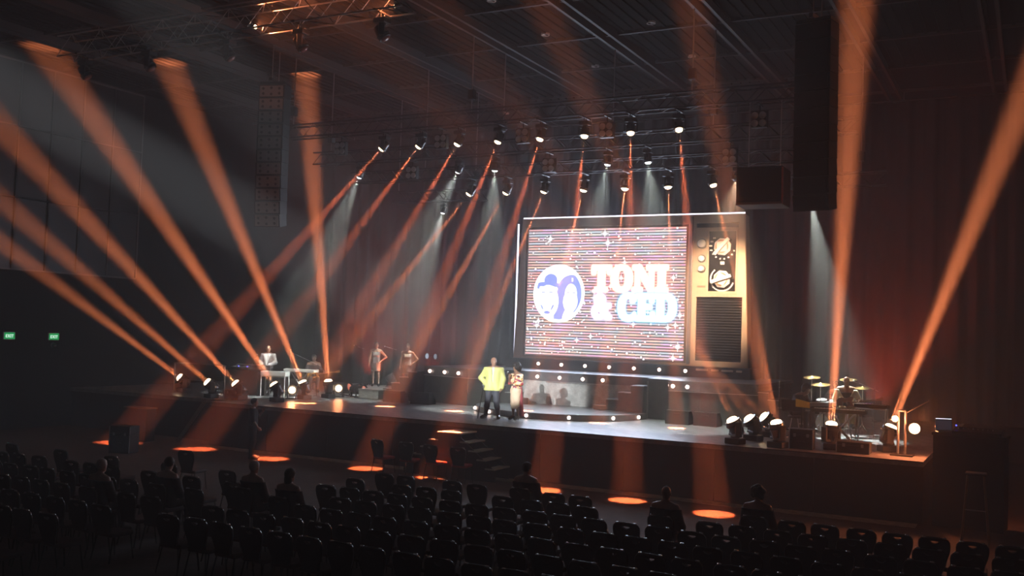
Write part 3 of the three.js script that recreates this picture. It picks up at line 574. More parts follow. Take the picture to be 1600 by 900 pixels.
// glaring lamps on a short stand at the right end of the stage
{
  const t = thing('lamp_stand', 'upright stand with two glaring orange lamps at the right end of the stage', 'stage light', [10.45, S, -1.0]);
  part(t, 'base', rbx(0.5, 0.04, 0.5, 0.01, 0, 0.02, 0), MAT.blackMetal);
  part(t, 'pole', [rod([-0.1, 0.04, 0], [-0.1, 1.05, 0], 0.03), rod([0.06, 0.04, 0], [0.06, 1.05, 0], 0.03), rod([-0.1, 1.05, 0], [0.06, 1.05, 0], 0.03)], MAT.steel);
  part(t, 'arm', rod([0.06, 1.0, 0], [0.55, 1.32, 0], 0.018), MAT.blackMetal);
  for (const [x, y, r, k] of [[0.26, 0.66, 0.12, 1], [-0.17, 0.86, 0.07, 0.4]]) {
    const h = part(t, 'lamp_housing', lathe([[0, -0.16], [r, -0.14], [r * 1.15, 0], [r * 1.0, 0], [0, -0.02]], 16).rotateX(Math.PI / 2).rotateY(0.1).translate(x, y, 0.1), MAT.black);
    part(h, 'lamp_lens', ball(r, x + 0.01, y, 0.12, 1, 1, 0.4, 12), glow(1, 0.55, 0.25, 30), 'glaring orange lens');
    const p = new THREE.PointLight(ORANGE, LEVEL.blinder * k, 0, 2); p.position.set(x + 0.01, y, 0.13); p.name = 'lamp_light'; p.castShadow = true; p.shadow.radius = r / 0.02; t.add(p);
  }
}

// ================================================================ SPEAKERS
const driverG = rod([0, 0, -0.008], [0, 0, 0.008], 0.045, 0.045, 10);
function lineArray(label, x, z, bottom, count, turn, mat, name = 'line_array_speaker') {
  const hC = 0.40, w = 0.86, t = thing(name, label, 'speaker', [x, 0, z], turn);
  let y = bottom, zo = 0, tilt = -0.2;
  for (let k = 0; k < count; k++) {
    const c = part(t, 'cabinet', poly([[-w / 2, 0.015], [-w / 2, hC - 0.015], [w / 2, hC - 0.015], [w / 2, 0.015]], 0.5, 0.012).translate(0, 0, -0.5), mat.body); c.position.set(0, y, zo); c.rotation.x = -tilt;
    part(c, 'grille', rbx(w - 0.08, hC - 0.06, 0.02, 0.008, 0, hC / 2, 0.018), mat.face);
    if (mat.face !== MAT.black) for (const [a, b] of [[-0.27, 0.12], [-0.27, 0.28], [0, 0.1], [0, 0.3], [0.27, 0.12], [0.27, 0.28]]) part(c, 'driver', driverG, MAT.black).position.set(a, b, 0.028);
    tilt *= 0.8; y += hC + 0.012; zo += Math.sin(tilt) * hC * 0.35 * -1;
  }
  part(t, 'fly_frame', [rbx(w, 0.08, 0.5, 0.01, 0, y + 0.06, zo - 0.25), bx(0.1, 0.1, 0.8, 0, y + 0.14, zo - 0.25)], MAT.blackMetal);
  for (const s of [-0.25, 0.25]) part(t, 'chain', rod([0, y + 0.14, zo - 0.25 + s], [0, CEIL - 0.01, zo - 0.25 + s], 0.015, 0.015, 6), MAT.steel);
}
lineArray('long pale line array speaker hanging left of the stage', -8.35, 0.1, 7.05, 11, 0.3, { body: MAT.black, face: M(0.30, 0.28, 0.28, 0.6) });
lineArray('black line array speaker hanging right of the television', 8.45, 0.1, 7.1, 11, -0.2, { body: MAT.black, face: MAT.black });
{
  const t = thing('subwoofer_cluster', 'dark speaker cluster with an edge coloured for red light, flown beside the television', 'speaker', [7.1, 7.36, -0.75]);
  part(t, 'box', rbx(1.15, 0.95, 0.9, 0.02, 0, 0.47, 0), MAT.black);
  part(t, 'grille', rbx(1.05, 0.8, 0.02, 0.01, 0, 0.5, 0.455), M(0.05, 0.04, 0.04, 0.8));
  part(t, 'red_light_edge', bx(0.04, 0.9, 0.04, 0.57, 0.46, 0.455), M(0.5, 0.12, 0.08, 0.4));  // red colour stands in for red light along the box edge
  part(t, 'lip', bx(1.15, 0.05, 0.06, 0, 0.03, 0.455), M(0.22, 0.12, 0.09, 0.5));  // lower edge tinted warm for the same red light
  for (const s of [-0.4, 0.4]) part(t, 'cable', rod([s, 0.94, -0.05], [s, 10.05 - 7.36, -0.05], 0.012, 0.012, 6), MAT.steel);
}
const wedgeG = poly([[-0.22, 0], [0.26, 0], [0.26, 0.1], [0.02, 0.38], [-0.22, 0.38]], 0.72, 0.012).translate(0, 0.012, -0.36).rotateY(Math.PI / 2);
function wedge(label, x, z, turn) {
  const t = thing('monitor_wedge', label, 'speaker', [x, S, z], turn, 'stage monitor wedges');
  part(t, 'cabinet', wedgeG, MAT.black);
  part(t, 'grille', rbx(0.64, 0.3, 0.015, 0.006).rotateX(-2.28).translate(0, 0.255, -0.155), M(0.04, 0.04, 0.042, 0.6));
  part(t, 'handle', rbx(0.22, 0.05, 0.02, 0.008, 0, 0.3, 0.235), MAT.blackMetal);
}
wedge('black monitor wedge in front of the left set steps, nearer the step box', -6.65, -4.95, 0);
wedge('black monitor wedge in front of the left set face', -5.55, -5.0, 0.05);
wedge('black monitor wedge in front of the right set face, left one of two', 3.72, -4.85, 0);
wedge('black monitor wedge in front of the right set face, right one of two', 4.58, -4.9, -0.05);


// ================================================================ PEOPLE
// surface of a distance field on a grid (surface nets)
function surface(f, lo, hi, h) {
  const n = [0, 1, 2].map((k) => Math.ceil((hi[k] - lo[k]) / h) + 2), [nx, ny, nz] = n, val = new Float32Array(nx * ny * nz);
  const at = (i, j, k) => (k * ny + j) * nx + i;
  for (let k = 0; k < nz; k++) for (let j = 0; j < ny; j++) for (let i = 0; i < nx; i++) val[at(i, j, k)] = f(lo[0] + (i - 0.5) * h, lo[1] + (j - 0.5) * h, lo[2] + (k - 0.5) * h);
  const idx = new Int32Array(nx * ny * nz).fill(-1), pos = [], ind = [];
  const E = [[0, 1], [2, 3], [4, 5], [6, 7], [0, 2], [1, 3], [4, 6], [5, 7], [0, 4], [1, 5], [2, 6], [3, 7]];
  for (let k = 0; k < nz - 1; k++) for (let j = 0; j < ny - 1; j++) for (let i = 0; i < nx - 1; i++) {
    const v = []; let neg = 0;
    for (let c = 0; c < 8; c++) { const q = val[at(i + (c & 1), j + ((c >> 1) & 1), k + (c >> 2))]; v.push(q); if (q < 0) neg++; }
    if (neg === 0 || neg === 8) continue;
    let x = 0, y = 0, z = 0, m = 0;
    for (const [a, b] of E) if ((v[a] < 0) !== (v[b] < 0)) {
      const t = v[a] / (v[a] - v[b]);
      x += (a & 1) + t * ((b & 1) - (a & 1)); y += ((a >> 1) & 1) + t * (((b >> 1) & 1) - ((a >> 1) & 1)); z += (a >> 2) + t * ((b >> 2) - (a >> 2)); m++;
    }
    idx[at(i, j, k)] = pos.length / 3;
    pos.push(lo[0] + (i - 0.5 + x / m) * h, lo[1] + (j - 0.5 + y / m) * h, lo[2] + (k - 0.5 + z / m) * h);
  }
  const quad = (a, b, c, d, flip) => { if (a < 0 || b < 0 || c < 0 || d < 0) return; flip ? ind.push(a, c, b, a, d, c) : ind.push(a, b, c, a, c, d); };
  for (let k = 1; k < nz - 1; k++) for (let j = 1; j < ny - 1; j++) for (let i = 1; i < nx - 1; i++) {
    const s = val[at(i, j, k)] < 0;
    if (s !== (val[at(i + 1, j, k)] < 0)) quad(idx[at(i, j - 1, k - 1)], idx[at(i, j, k - 1)], idx[at(i, j, k)], idx[at(i, j - 1, k)], !s);
    if (s !== (val[at(i, j + 1, k)] < 0)) quad(idx[at(i - 1, j, k - 1)], idx[at(i - 1, j, k)], idx[at(i, j, k)], idx[at(i, j, k - 1)], !s);
    if (s !== (val[at(i, j, k + 1)] < 0)) quad(idx[at(i - 1, j - 1, k)], idx[at(i, j - 1, k)], idx[at(i, j, k)], idx[at(i - 1, j, k)], !s);
  }
  const g = new THREE.BufferGeometry(); g.setAttribute('position', new THREE.BufferAttribute(new Float32Array(pos), 3)); g.setIndex(ind); g.computeVertexNormals();
  return g;
}
function capsule(x, y, z, [ax, ay, az], [bx_, by, bz], ra, rb) {
  const dx = bx_ - ax, dy = by - ay, dz = bz - az, L = dx * dx + dy * dy + dz * dz || 1e-9;
  let t = ((x - ax) * dx + (y - ay) * dy + (z - az) * dz) / L; t = t < 0 ? 0 : t > 1 ? 1 : t;
  const ex = x - ax - dx * t, ey = y - ay - dy * t, ez = z - az - dz * t;
  return Math.sqrt(ex * ex + ey * ey + ez * ez) - ra - (rb - ra) * t;
}
const smin = (a, b, k) => { const h = Math.max(0, k - Math.abs(a - b)) / k; return Math.min(a, b) - h * h * k / 4; };
function fieldOf(bones, k = 0.03, grow = 0) { return (x, y, z) => { let d = 9; for (const [a, b, ra, rb] of bones) d = smin(d, capsule(x, y, z, a, b, ra + grow, rb + grow), k); return d; }; }
function boundsOf(bones, pad) {
  const lo = [9, 9, 9], hi = [-9, -9, -9];
  for (const [a, b, ra, rb] of bones) for (const p of [a, b]) for (let k = 0; k < 3; k++) { const r = Math.max(ra, rb) + pad; lo[k] = Math.min(lo[k], p[k] - r); hi[k] = Math.max(hi[k], p[k] + r); }
  return [lo, hi];
}
const add3 = (a, b, k = 1) => [a[0] + b[0] * k, a[1] + b[1] * k, a[2] + b[2] * k];
// a standing skeleton, 1.78 m, facing +z; left is +x
const STAND = { head: [0, 1.655, 0.02], neck: [0, 1.50, -0.015], top: [0, 1.40, -0.02], waist: [0, 1.10, 0], pelvis: [0, 0.96, 0], shL: [0.19, 1.435, -0.02], shR: [-0.19, 1.435, -0.02], elL: [0.25, 1.16, -0.04], elR: [-0.25, 1.16, -0.04], wrL: [0.26, 0.91, 0.05], wrR: [-0.26, 0.91, 0.05], hiL: [0.095, 0.93, 0], hiR: [-0.095, 0.93, 0], knL: [0.11, 0.50, 0.02], knR: [-0.11, 0.50, 0.02], anL: [0.12, 0.09, -0.02], anR: [-0.12, 0.09, -0.02], toL: [0.15, 0.04, 0.15], toR: [-0.15, 0.04, 0.15] };
const sitFrom = (seat) => { const dy = seat + 0.09 - 0.96, q = {}; for (const k of ['head', 'neck', 'top', 'waist', 'pelvis', 'shL', 'shR', 'elL', 'elR', 'wrL', 'wrR', 'hiL', 'hiR']) q[k] = add3(STAND[k], [0, dy, 0]); return { ...STAND, ...q, knL: [0.13, seat + 0.07, 0.42], knR: [-0.13, seat + 0.07, 0.42], anL: [0.13, Math.max(0.09, seat - 0.36), 0.42], anR: [-0.13, Math.max(0.09, seat - 0.36), 0.42], toL: [0.15, Math.max(0.04, seat - 0.41), 0.58], toR: [-0.15, Math.max(0.04, seat - 0.41), 0.58] }; };
function bonesOf(j, w = 1, fem = 0) {
  const o = (p, x) => [p[0] + x, p[1], p[2]], c = 1 - fem * 0.12;
  return {
    chest: [[o(j.top, 0.075 * w), o(j.waist, 0.055 * w), 0.105 * w * c, 0.095 * w * c], [o(j.top, -0.075 * w), o(j.waist, -0.055 * w), 0.105 * w * c, 0.095 * w * c]],
    belly: [[o(j.waist, 0.05 * w), o(j.pelvis, 0.07 * w), 0.093 * w * c, 0.108 * w], [o(j.waist, -0.05 * w), o(j.pelvis, -0.07 * w), 0.093 * w * c, 0.108 * w]],
    bust: fem ? [[add3(j.top, [0.07, -0.12, 0.08]), add3(j.top, [0.07, -0.13, 0.085]), 0.058, 0.058], [add3(j.top, [-0.07, -0.12, 0.08]), add3(j.top, [-0.07, -0.13, 0.085]), 0.058, 0.058]] : [],
    shoulders: [[j.neck, j.shL, 0.055, 0.06 * c], [j.neck, j.shR, 0.055, 0.06 * c]],
    neck: [[j.neck, add3(j.head, [0, -0.06, -0.02]), 0.055 * c, 0.05 * c]],
    armL: [[j.shL, j.elL, 0.056 * w * c, 0.042 * c]], armR: [[j.shR, j.elR, 0.056 * w * c, 0.042 * c]],
    foreL: [[j.elL, j.wrL, 0.042 * c, 0.029 * c]], foreR: [[j.elR, j.wrR, 0.042 * c, 0.029 * c]],
    thighL: [[j.hiL, j.knL, 0.088 * w, 0.058]], thighR: [[j.hiR, j.knR, 0.088 * w, 0.058]],
    calfL: [[j.knL, add3(j.knL, [(j.anL[0] - j.knL[0]) * 0.35, (j.anL[1] - j.knL[1]) * 0.35, (j.anL[2] - j.knL[2]) * 0.35 - 0.015]), 0.056, 0.056], [add3(j.knL, [(j.anL[0] - j.knL[0]) * 0.35, (j.anL[1] - j.knL[1]) * 0.35, (j.anL[2] - j.knL[2]) * 0.35 - 0.015]), j.anL, 0.056, 0.036]],
    calfR: [[j.knR, add3(j.knR, [(j.anR[0] - j.knR[0]) * 0.35, (j.anR[1] - j.knR[1]) * 0.35, (j.anR[2] - j.knR[2]) * 0.35 - 0.015]), 0.056, 0.056], [add3(j.knR, [(j.anR[0] - j.knR[0]) * 0.35, (j.anR[1] - j.knR[1]) * 0.35, (j.anR[2] - j.knR[2]) * 0.35 - 0.015]), j.anR, 0.056, 0.036]],
    footL: [[j.anL, j.toL, 0.038, 0.034], [add3(j.anL, [0, -0.04, -0.03]), j.toL, 0.035, 0.034]], footR: [[j.anR, j.toR, 0.038, 0.034], [add3(j.anR, [0, -0.04, -0.03]), j.toR, 0.035, 0.034]],
  };
}
function headGeo(c, yaw, pitch, h = 0.011) {
  const R = new THREE.Matrix4().makeRotationFromEuler(new THREE.Euler(pitch, yaw, 0, 'YXZ'));
  const el = (x, y, z, cx, cy, cz, rx, ry, rz) => { const a = (x - cx) / rx, b = (y - cy) / ry, d = (z - cz) / rz, l = Math.sqrt(a * a + b * b + d * d); return (l - 1) * Math.min(rx, ry, rz); };
  const f = (x, y, z) => {
    let d = el(x, y, z, 0, 0.035, -0.012, 0.078, 0.092, 0.098);
    d = smin(d, el(x, y, z, 0, -0.04, 0.012, 0.062, 0.082, 0.072), 0.04);                       // jaw
    d = smin(d, el(x, y, z, 0, -0.095, 0.045, 0.03, 0.022, 0.03), 0.03);                        // chin
    d = smin(d, capsule(x, y, z, [0, 0.012, 0.078], [0, -0.024, 0.102], 0.009, 0.014), 0.014);  // nose
    d = smin(d, capsule(x, y, z, [-0.035, 0.03, 0.076], [0.035, 0.03, 0.076], 0.01, 0.01), 0.02); // brow
    for (const s of [-1, 1]) {
      d = smin(d, el(x, y, z, s * 0.08, -0.005, -0.008, 0.011, 0.031, 0.02), 0.008);            // ears
      d = Math.max(d, -(el(x, y, z, s * 0.031, 0.008, 0.092, 0.018, 0.012, 0.014)));             // eye sockets
    }
    d = smin(d, capsule(x, y, z, [-0.02, -0.058, 0.074], [0.02, -0.058, 0.074], 0.0085, 0.0085), 0.006); // lips
    return smin(d, capsule(x, y, z, [0, -0.06, -0.02], [0, -0.17, -0.03], 0.05, 0.052), 0.03);
  };
  return surface(f, [-0.11, -0.17, -0.125], [0.11, 0.14, 0.135], h).applyMatrix4(R).translate(...c);
}
function placeOnHead(g, c, yaw, pitch) { return g.applyMatrix4(new THREE.Matrix4().makeRotationFromEuler(new THREE.Euler(pitch, yaw, 0, 'YXZ'))).translate(...c); }
function handGeo(wr, el, side, o = {}) {                        // five fingers, curled towards n
  const d = (o.dir ? V(...o.dir) : V(...wr).sub(V(...el))).normalize(), n0 = o.palm ? V(...o.palm) : V(-side, 0, 0.2), s = V().crossVectors(n0, d).normalize(), n = V().crossVectors(d, s).normalize(), curl = o.curl ?? 0.45;
  const w = V(...wr), B = [], P = (a, b, c) => w.clone().addScaledVector(d, a).addScaledVector(s, b).addScaledVector(n, c).toArray();
  for (let i = 0; i < 4; i++) {
    const b = (i - 1.5) * 0.021, len = [0.07, 0.08, 0.076, 0.058][i], a0 = 0.088 - Math.abs(i - 1.4) * 0.004;
    B.push([P(0.0, b * 0.6, 0), P(a0, b, 0), 0.016, 0.0125]);
    const q1 = [a0 + len * 0.5 * Math.cos(curl), b * 1.08, len * 0.5 * Math.sin(curl)], q2 = [q1[0] + len * 0.5 * Math.cos(curl * 2.1), b * 1.1, q1[2] + len * 0.5 * Math.sin(curl * 2.1)];
    B.push([P(a0, b, 0), P(...q1), 0.0098, 0.009], [P(...q1), P(...q2), 0.009, 0.0078]);
  }
  const th = side * (o.flip ?? 1);
  B.push([P(0.02, th * 0.022, 0.004), P(0.058, th * 0.05, 0.022), 0.014, 0.0105], [P(0.058, th * 0.05, 0.022), P(0.09, th * 0.052, 0.04), 0.0105, 0.0088]);
  const [lo, hi] = boundsOf(B, 0.012);
  return surface(fieldOf(B, 0.009), lo, hi, 0.008);
}
const capHair = (grow = 0.013, front = 0.05, low = -0.02) => surface((x, y, z) => { const a = x / (0.078 + grow), b = (y - 0.035) / (0.092 + grow), c = (z + 0.012) / (0.098 + grow); const d = (Math.sqrt(a * a + b * b + c * c) - 1) * 0.08; return Math.max(d, z - front - (y - 0.05) * 0.5 , low - y - Math.max(0, -z) * 0.6); }, [-0.12, -0.12, -0.14], [0.12, 0.16, 0.12], 0.011);
function curlHair(n, spread, seedN, low = -0.08) {
  const keep = seed; seed = seedN; const bl = [];
  for (let i = 0; i < n; i++) { const u = rnd() * 6.283, v = Math.acos(1 - rnd() * 1.75), x = Math.sin(v) * Math.cos(u), y = Math.cos(v), z = Math.sin(v) * Math.sin(u); if (z > 0.25 && y < 0.42) continue; const p = [x * (0.085 + spread), 0.03 + y * (0.095 + spread), -0.015 + z * (0.1 + spread)]; if (p[1] < low) continue; bl.push([p, p, 0.03 + rnd() * 0.02, 0.03]); }
  seed = keep; const [lo, hi] = boundsOf(bl, 0.02); return surface(fieldOf(bl, 0.03), lo, hi, 0.013);
}
const eyeWhite = M(0.6, 0.58, 0.55, 0.3), pupilM = M(0.01, 0.008, 0.007, 0.2);
function person(label, at, turn, o) {
  const t = thing('person', label, 'person', at, turn, o.group), j = o.pose, w = o.bulk ?? 1, B = bonesOf(j, w, o.fem ?? 0), k = o.height ?? 1, cell = o.cell ?? 0.02;
  const all = Object.values(B).flat(), [lo, hi] = boundsOf(all, 0.03);
  const geos = [surface(fieldOf(all), lo, hi, cell), headGeo(j.head, o.yaw ?? 0, o.pitch ?? 0, o.cell ? 0.015 : 0.011)];
  if (!o.noHands) geos.push(handGeo(j.wrL, j.elL, 1, o.handL), handGeo(j.wrR, j.elR, -1, o.handR));
  const body = part(t, 'body', geos, o.skin);
  if (!o.fromBehind) {
    const e = part(t, 'eyes', placeOnHead(join([ball(0.0125, -0.031, 0.008, 0.077), ball(0.0125, 0.031, 0.008, 0.077)]), j.head, o.yaw ?? 0, o.pitch ?? 0), eyeWhite);
    part(e, 'pupils', placeOnHead(join([ball(0.006, -0.031, 0.008, 0.086), ball(0.006, 0.031, 0.008, 0.086)]), j.head, o.yaw ?? 0, o.pitch ?? 0), pupilM);
  }
  for (const c of o.clothes ?? []) {
    const bn = [...c.bones.flatMap((n) => B[n]), ...(c.extra ?? [])], f = fieldOf(bn, c.k ?? 0.045, c.grow), [a, b] = boundsOf(bn, c.grow + 0.04);
    const g = surface((x, y, z) => { let d = f(x, y, z); if (c.fold) d += c.fold * Math.sin(x * 42 + z * 31 + y * 9) * Math.sin(y * 17 + x * 8); if (c.min !== undefined) d = Math.max(d, c.min - y); if (c.max !== undefined) d = Math.max(d, y - c.max); if (c.neck) d = Math.max(d, -capsule(x, y, z, add3(j.neck, [0, -0.02, 0.06]), add3(j.head, [0, 0, 0.05]), c.neck, c.neck)); if (c.open) d = Math.max(d, -(Math.max(Math.abs(x - j.top[0]) - 0.012 - Math.max(0, (y - j.waist[1])) * c.open, 0.02 - z, j.waist[1] - 0.05 - y))); return d; }, a, b, c.cell ?? cell * 0.85);
    part(t, c.name, g, c.mat, c.label);
  }
  if (o.hair) part(t, 'hair', placeOnHead(o.hair.clone(), j.head, o.yaw ?? 0, o.pitch ?? 0), o.hairMat ?? M(0.012, 0.01, 0.009, 0.6));
  t.scale.setScalar(k);
  return t;
}
const SKIN = { a: M(0.26, 0.14, 0.09, 0.45), b: M(0.22, 0.115, 0.075, 0.42), c: M(0.34, 0.19, 0.125, 0.45), d: M(0.36, 0.22, 0.16, 0.5) };
const suitFold = 0.004;
// -- the man in the green jacket
{
  const j = { ...STAND, elR: [-0.38, 1.17, -0.06], wrR: [-0.2, 0.98, 0.06], elL: [0.29, 1.15, 0.0], wrL: [0.27, 0.91, 0.12], anR: [-0.2, 0.09, 0.0], toR: [-0.28, 0.04, 0.14], knR: [-0.15, 0.5, 0.02], anL: [0.17, 0.09, -0.02], toL: [0.2, 0.04, 0.15] };
  person('man in a bright yellow-green jacket and dark trousers, hand at his hip', [-1.09, S, -1.9], 0.35, { pose: j, bulk: 1.25, skin: SKIN.c, yaw: 0.5, height: 1.02, cell: 0.016,
    handR: { dir: [0.5, -0.85, 0.3], palm: [1, 0, 0], curl: 0.8 },
    clothes: [
      { name: 'trousers', bones: ['belly', 'thighL', 'thighR', 'calfL', 'calfR'], grow: 0.022, min: 0.07, max: 1.0, mat: M(0.06, 0.065, 0.08, 0.7), fold: suitFold, label: 'dark grey trousers' },
      { name: 'shirt', bones: ['chest', 'belly', 'shoulders'], grow: 0.016, min: 0.95, max: 1.5, mat: M(0.55, 0.56, 0.5, 0.7) },
      { name: 'jacket', bones: ['chest', 'belly', 'shoulders', 'armL', 'armR', 'foreL', 'foreR'], extra: [[[0.07, 1.0, 0], [0.1, 0.86, 0], 0.135, 0.15], [[-0.07, 1.0, 0], [-0.1, 0.86, 0], 0.135, 0.15]], grow: 0.032, min: 0.82, max: 1.5, neck: 0.062, open: 0.07, mat: M(0.62, 0.64, 0.22, 0.55), fold: suitFold, label: 'yellow-green jacket' },
      { name: 'shoe', bones: ['footL'], grow: 0.014, max: 0.12, mat: MAT.blackGloss }, { name: 'shoe', bones: ['footR'], grow: 0.014, max: 0.12, mat: MAT.blackGloss },
    ] });
  const c = thing('walking_cane', 'thin dark cane beside the man in the green jacket', 'cane', [-1.36, S, -1.66]);
  part(c, 'shaft', rod([-0.06, 0.005, 0.05], [0.07, 0.93, 0.0], 0.011), MAT.blackGloss);
  part(c, 'grip', tube([[0.07, 0.92, 0], [0.078, 0.97, 0], [0.06, 1.0, 0.01], [0.03, 0.99, 0.02]], 0.014, 12), MAT.steel);
}
// -- the woman in the patterned dress
{
  const c = document.createElement('canvas'); c.width = c.height = 256; const g = c.getContext('2d'); g.fillStyle = '#e8c8a0'; g.fillRect(0, 0, 256, 256);
  for (let i = 0; i < 90; i++) { g.fillStyle = ['#b03050', '#d89838', '#5a2038', '#f0d8c0', '#8a3060', '#2a1418', '#e0a860'][Math.floor(rnd() * 7)]; g.beginPath(); g.ellipse(rnd() * 256, rnd() * 256, 6 + rnd() * 22, 5 + rnd() * 14, rnd() * 3, 0, 7); g.fill(); }
  const tx = new THREE.CanvasTexture(c); tx.colorSpace = THREE.SRGBColorSpace; tx.wrapS = tx.wrapT = THREE.RepeatWrapping;
  const print = new THREE.MeshPhysicalMaterial({ map: tx, roughness: 0.6 });
  const j = { ...STAND, elL: [0.27, 1.17, 0.02], wrL: [0.08, 1.14, 0.2], elR: [-0.24, 1.16, 0.06], wrR: [-0.12, 1.36, 0.2], anL: [0.09, 0.13, -0.03], anR: [-0.07, 0.13, 0.02], toL: [0.11, 0.035, 0.1], toR: [-0.09, 0.035, 0.15] };
  const t = person('woman in a flower-print dress with dark curly hair beside the green-jacketed man', [-0.40, S, -2.05], -0.35, { pose: j, fem: 1, skin: SKIN.a, yaw: -0.7, height: 0.925, cell: 0.016, hair: curlHair(90, 0.028, 11, -0.1),
    handL: { dir: [-0.9, 0.2, 0.2], curl: 0.7 }, handR: { dir: [0.35, 0.9, 0.1], palm: [0.3, 0, -1], curl: 1.1 },
    clothes: [
      { name: 'skirt', bones: ['belly', 'thighL', 'thighR'], extra: [[[0.0, 0.9, 0], [0.0, 0.36, 0.0], 0.15, 0.12]], grow: 0.02, min: 0.36, max: 1.02, mat: M(0.72, 0.55, 0.38, 0.6), fold: 0.005, label: 'pale cream skirt' },
      { name: 'bodice', bones: ['chest', 'bust', 'belly', 'shoulders', 'armL', 'armR', 'foreL'], grow: 0.02, min: 0.86, max: 1.47, neck: 0.07, mat: print, fold: 0.004, label: 'flower-print top' },
      { name: 'side_panel', bones: [], extra: [[[0.15, 1.05, -0.06], [0.2, 0.16, -0.1], 0.035, 0.06]], grow: 0.01, min: 0.12, mat: M(0.30, 0.05, 0.06, 0.7), fold: 0.006, label: 'hanging dark red panel' },
      { name: 'shoe', bones: ['footL'], extra: [[[0.09, 0.12, -0.06], [0.09, 0.0, -0.06], 0.012, 0.006]], grow: 0.009, max: 0.14, k: 0.02, mat: MAT.blackGloss }, { name: 'shoe', bones: ['footR'], extra: [[[-0.07, 0.12, -0.01], [-0.07, 0.0, -0.01], 0.012, 0.006]], grow: 0.009, max: 0.14, k: 0.02, mat: MAT.blackGloss },
    ] });
  // uv for the printed cloth
  const b = t.children.find((m) => m.name === 'bodice'), p = b.geometry.attributes.position, uv = new Float32Array(p.count * 2);
  for (let i = 0; i < p.count; i++) { uv[i * 2] = Math.atan2(p.getX(i), p.getZ(i)) / 3.14 * 1.2; uv[i * 2 + 1] = p.getY(i) * 2; }
  b.geometry.setAttribute('uv', new THREE.BufferAttribute(uv, 2));
}
function handMic(label, p, d) {
  const t = thing('microphone', label, 'microphone', p), q = new THREE.Quaternion().setFromUnitVectors(V(0, 1, 0), V(...d).normalize());
  const h = part(t, 'handle', lathe([[0, -0.1], [0.011, -0.1], [0.016, 0.06], [0, 0.06]], 12).applyQuaternion(q), MAT.blackGloss);
  part(t, 'mesh_ball', ball(0.026, 0, 0.085, 0).applyQuaternion(q), MAT.steel);
}
handMic('handheld microphone raised by the woman in the flower-print dress', [-0.6, S + 1.33, -1.84], [0.1, 1, -0.2]);
// -- two backing singers
function backing(label, at, turn, skin, cloth, hair) {
  const j = { ...STAND, elL: [0.40, 1.2, -0.08], wrL: [0.2, 1.03, 0.06], elR: [-0.25, 1.15, 0.0], wrR: [-0.27, 0.9, 0.1], anL: [0.13, 0.13, 0.0], anR: [-0.09, 0.13, 0.04], toL: [0.15, 0.035, 0.14], toR: [-0.1, 0.035, 0.18] };
  return person(label, at, turn, { pose: j, fem: 1, skin, yaw: 0.1, height: 0.97, hair, handL: { dir: [-0.5, -0.8, 0.3], palm: [-1, 0, 0], curl: 0.5 },
    clothes: [
      { name: 'dress', bones: ['chest', 'bust', 'belly', 'thighL', 'thighR'], extra: [[[0, 0.95, 0], [0, 0.66, 0], 0.14, 0.15]], grow: 0.016, min: 0.62, max: 1.40, mat: cloth, fold: 0.003, label: 'short sparkling sequin dress' },
      { name: 'strap', bones: [], extra: [[[-0.11, 1.36, 0.06], [-0.12, 1.47, -0.01], 0.022, 0.02]], grow: 0.004, mat: cloth },
      { name: 'shoe', bones: ['footL'], extra: [[[0.13, 0.12, -0.03], [0.13, 0, -0.03], 0.012, 0.006]], grow: 0.008, max: 0.13, k: 0.02, mat: MAT.blackGloss }, { name: 'shoe', bones: ['footR'], extra: [[[-0.09, 0.12, 0.01], [-0.09, 0, 0.01], 0.012, 0.006]], grow: 0.008, max: 0.13, k: 0.02, mat: MAT.blackGloss },
    ] });
}
const sparkle = noiseTex(128, [64, 128], 0.0, 1.0);
const sequin = M(0.5, 0.45, 0.42, 0.22, 0.85, { bumpMap: sparkle, bumpScale: 0.01 });
const bun = join([capHair(0.014, 0.045, -0.02), ball(0.045, 0, 0.13, -0.05)]);
backing('backing singer in a silver sequin dress, hand on hip, farther from the set steps', [-9.72, S + 0.277, -8.0], 0.55, SKIN.b, sequin, bun);
backing('backing singer in a sequin dress, hand on hip, beside the grey set steps', [-7.75, S + 0.277, -7.25], 0.5, SKIN.b, M(0.42, 0.36, 0.3, 0.26, 0.8, { bumpMap: sparkle, bumpScale: 0.01 }), capHair(0.014, 0.045, -0.02));
function micStand(label, at, turn, pole, boom, tilt = 0.5) {
  const t = thing('microphone_stand', label, 'microphone stand', at, turn);
  part(t, 'base', lathe([[0, 0.03], [0.12, 0.025], [0.14, 0], [0, 0]], 18), MAT.blackMetal);
  part(t, 'pole', rod([0, 0.02, 0], [0, pole, 0], 0.012, 0.009), MAT.blackMetal);
  const e = [0, pole + boom * Math.sin(tilt), boom * Math.cos(tilt)];
  part(t, 'boom', rod([0, pole - 0.12 * Math.sin(tilt), -0.12 * Math.cos(tilt)], e, 0.009), MAT.steel);
  part(t, 'clutch', ball(0.024, 0, pole, 0), MAT.black);
  const d = V(0, Math.sin(tilt), Math.cos(tilt)), q = new THREE.Quaternion().setFromUnitVectors(V(0, 1, 0), d);
  const m = part(t, 'microphone', lathe([[0, 0], [0.012, 0], [0.018, 0.13], [0, 0.13]], 12).applyQuaternion(q).translate(...e), MAT.black);
  part(m, 'mesh_ball', ball(0.027, 0, 0.15, 0).applyQuaternion(q).translate(...e), MAT.steel);
}
micStand('microphone stand before the backing singer in the silver dress', [-10.05, S + 0.277, -7.45], -0.75, 1.5, 0.14, 0.3);
micStand('microphone stand before the backing singer beside the set steps', [-8.25, S + 0.277, -7.05], -0.9, 1.52, 0.2, 0.25);

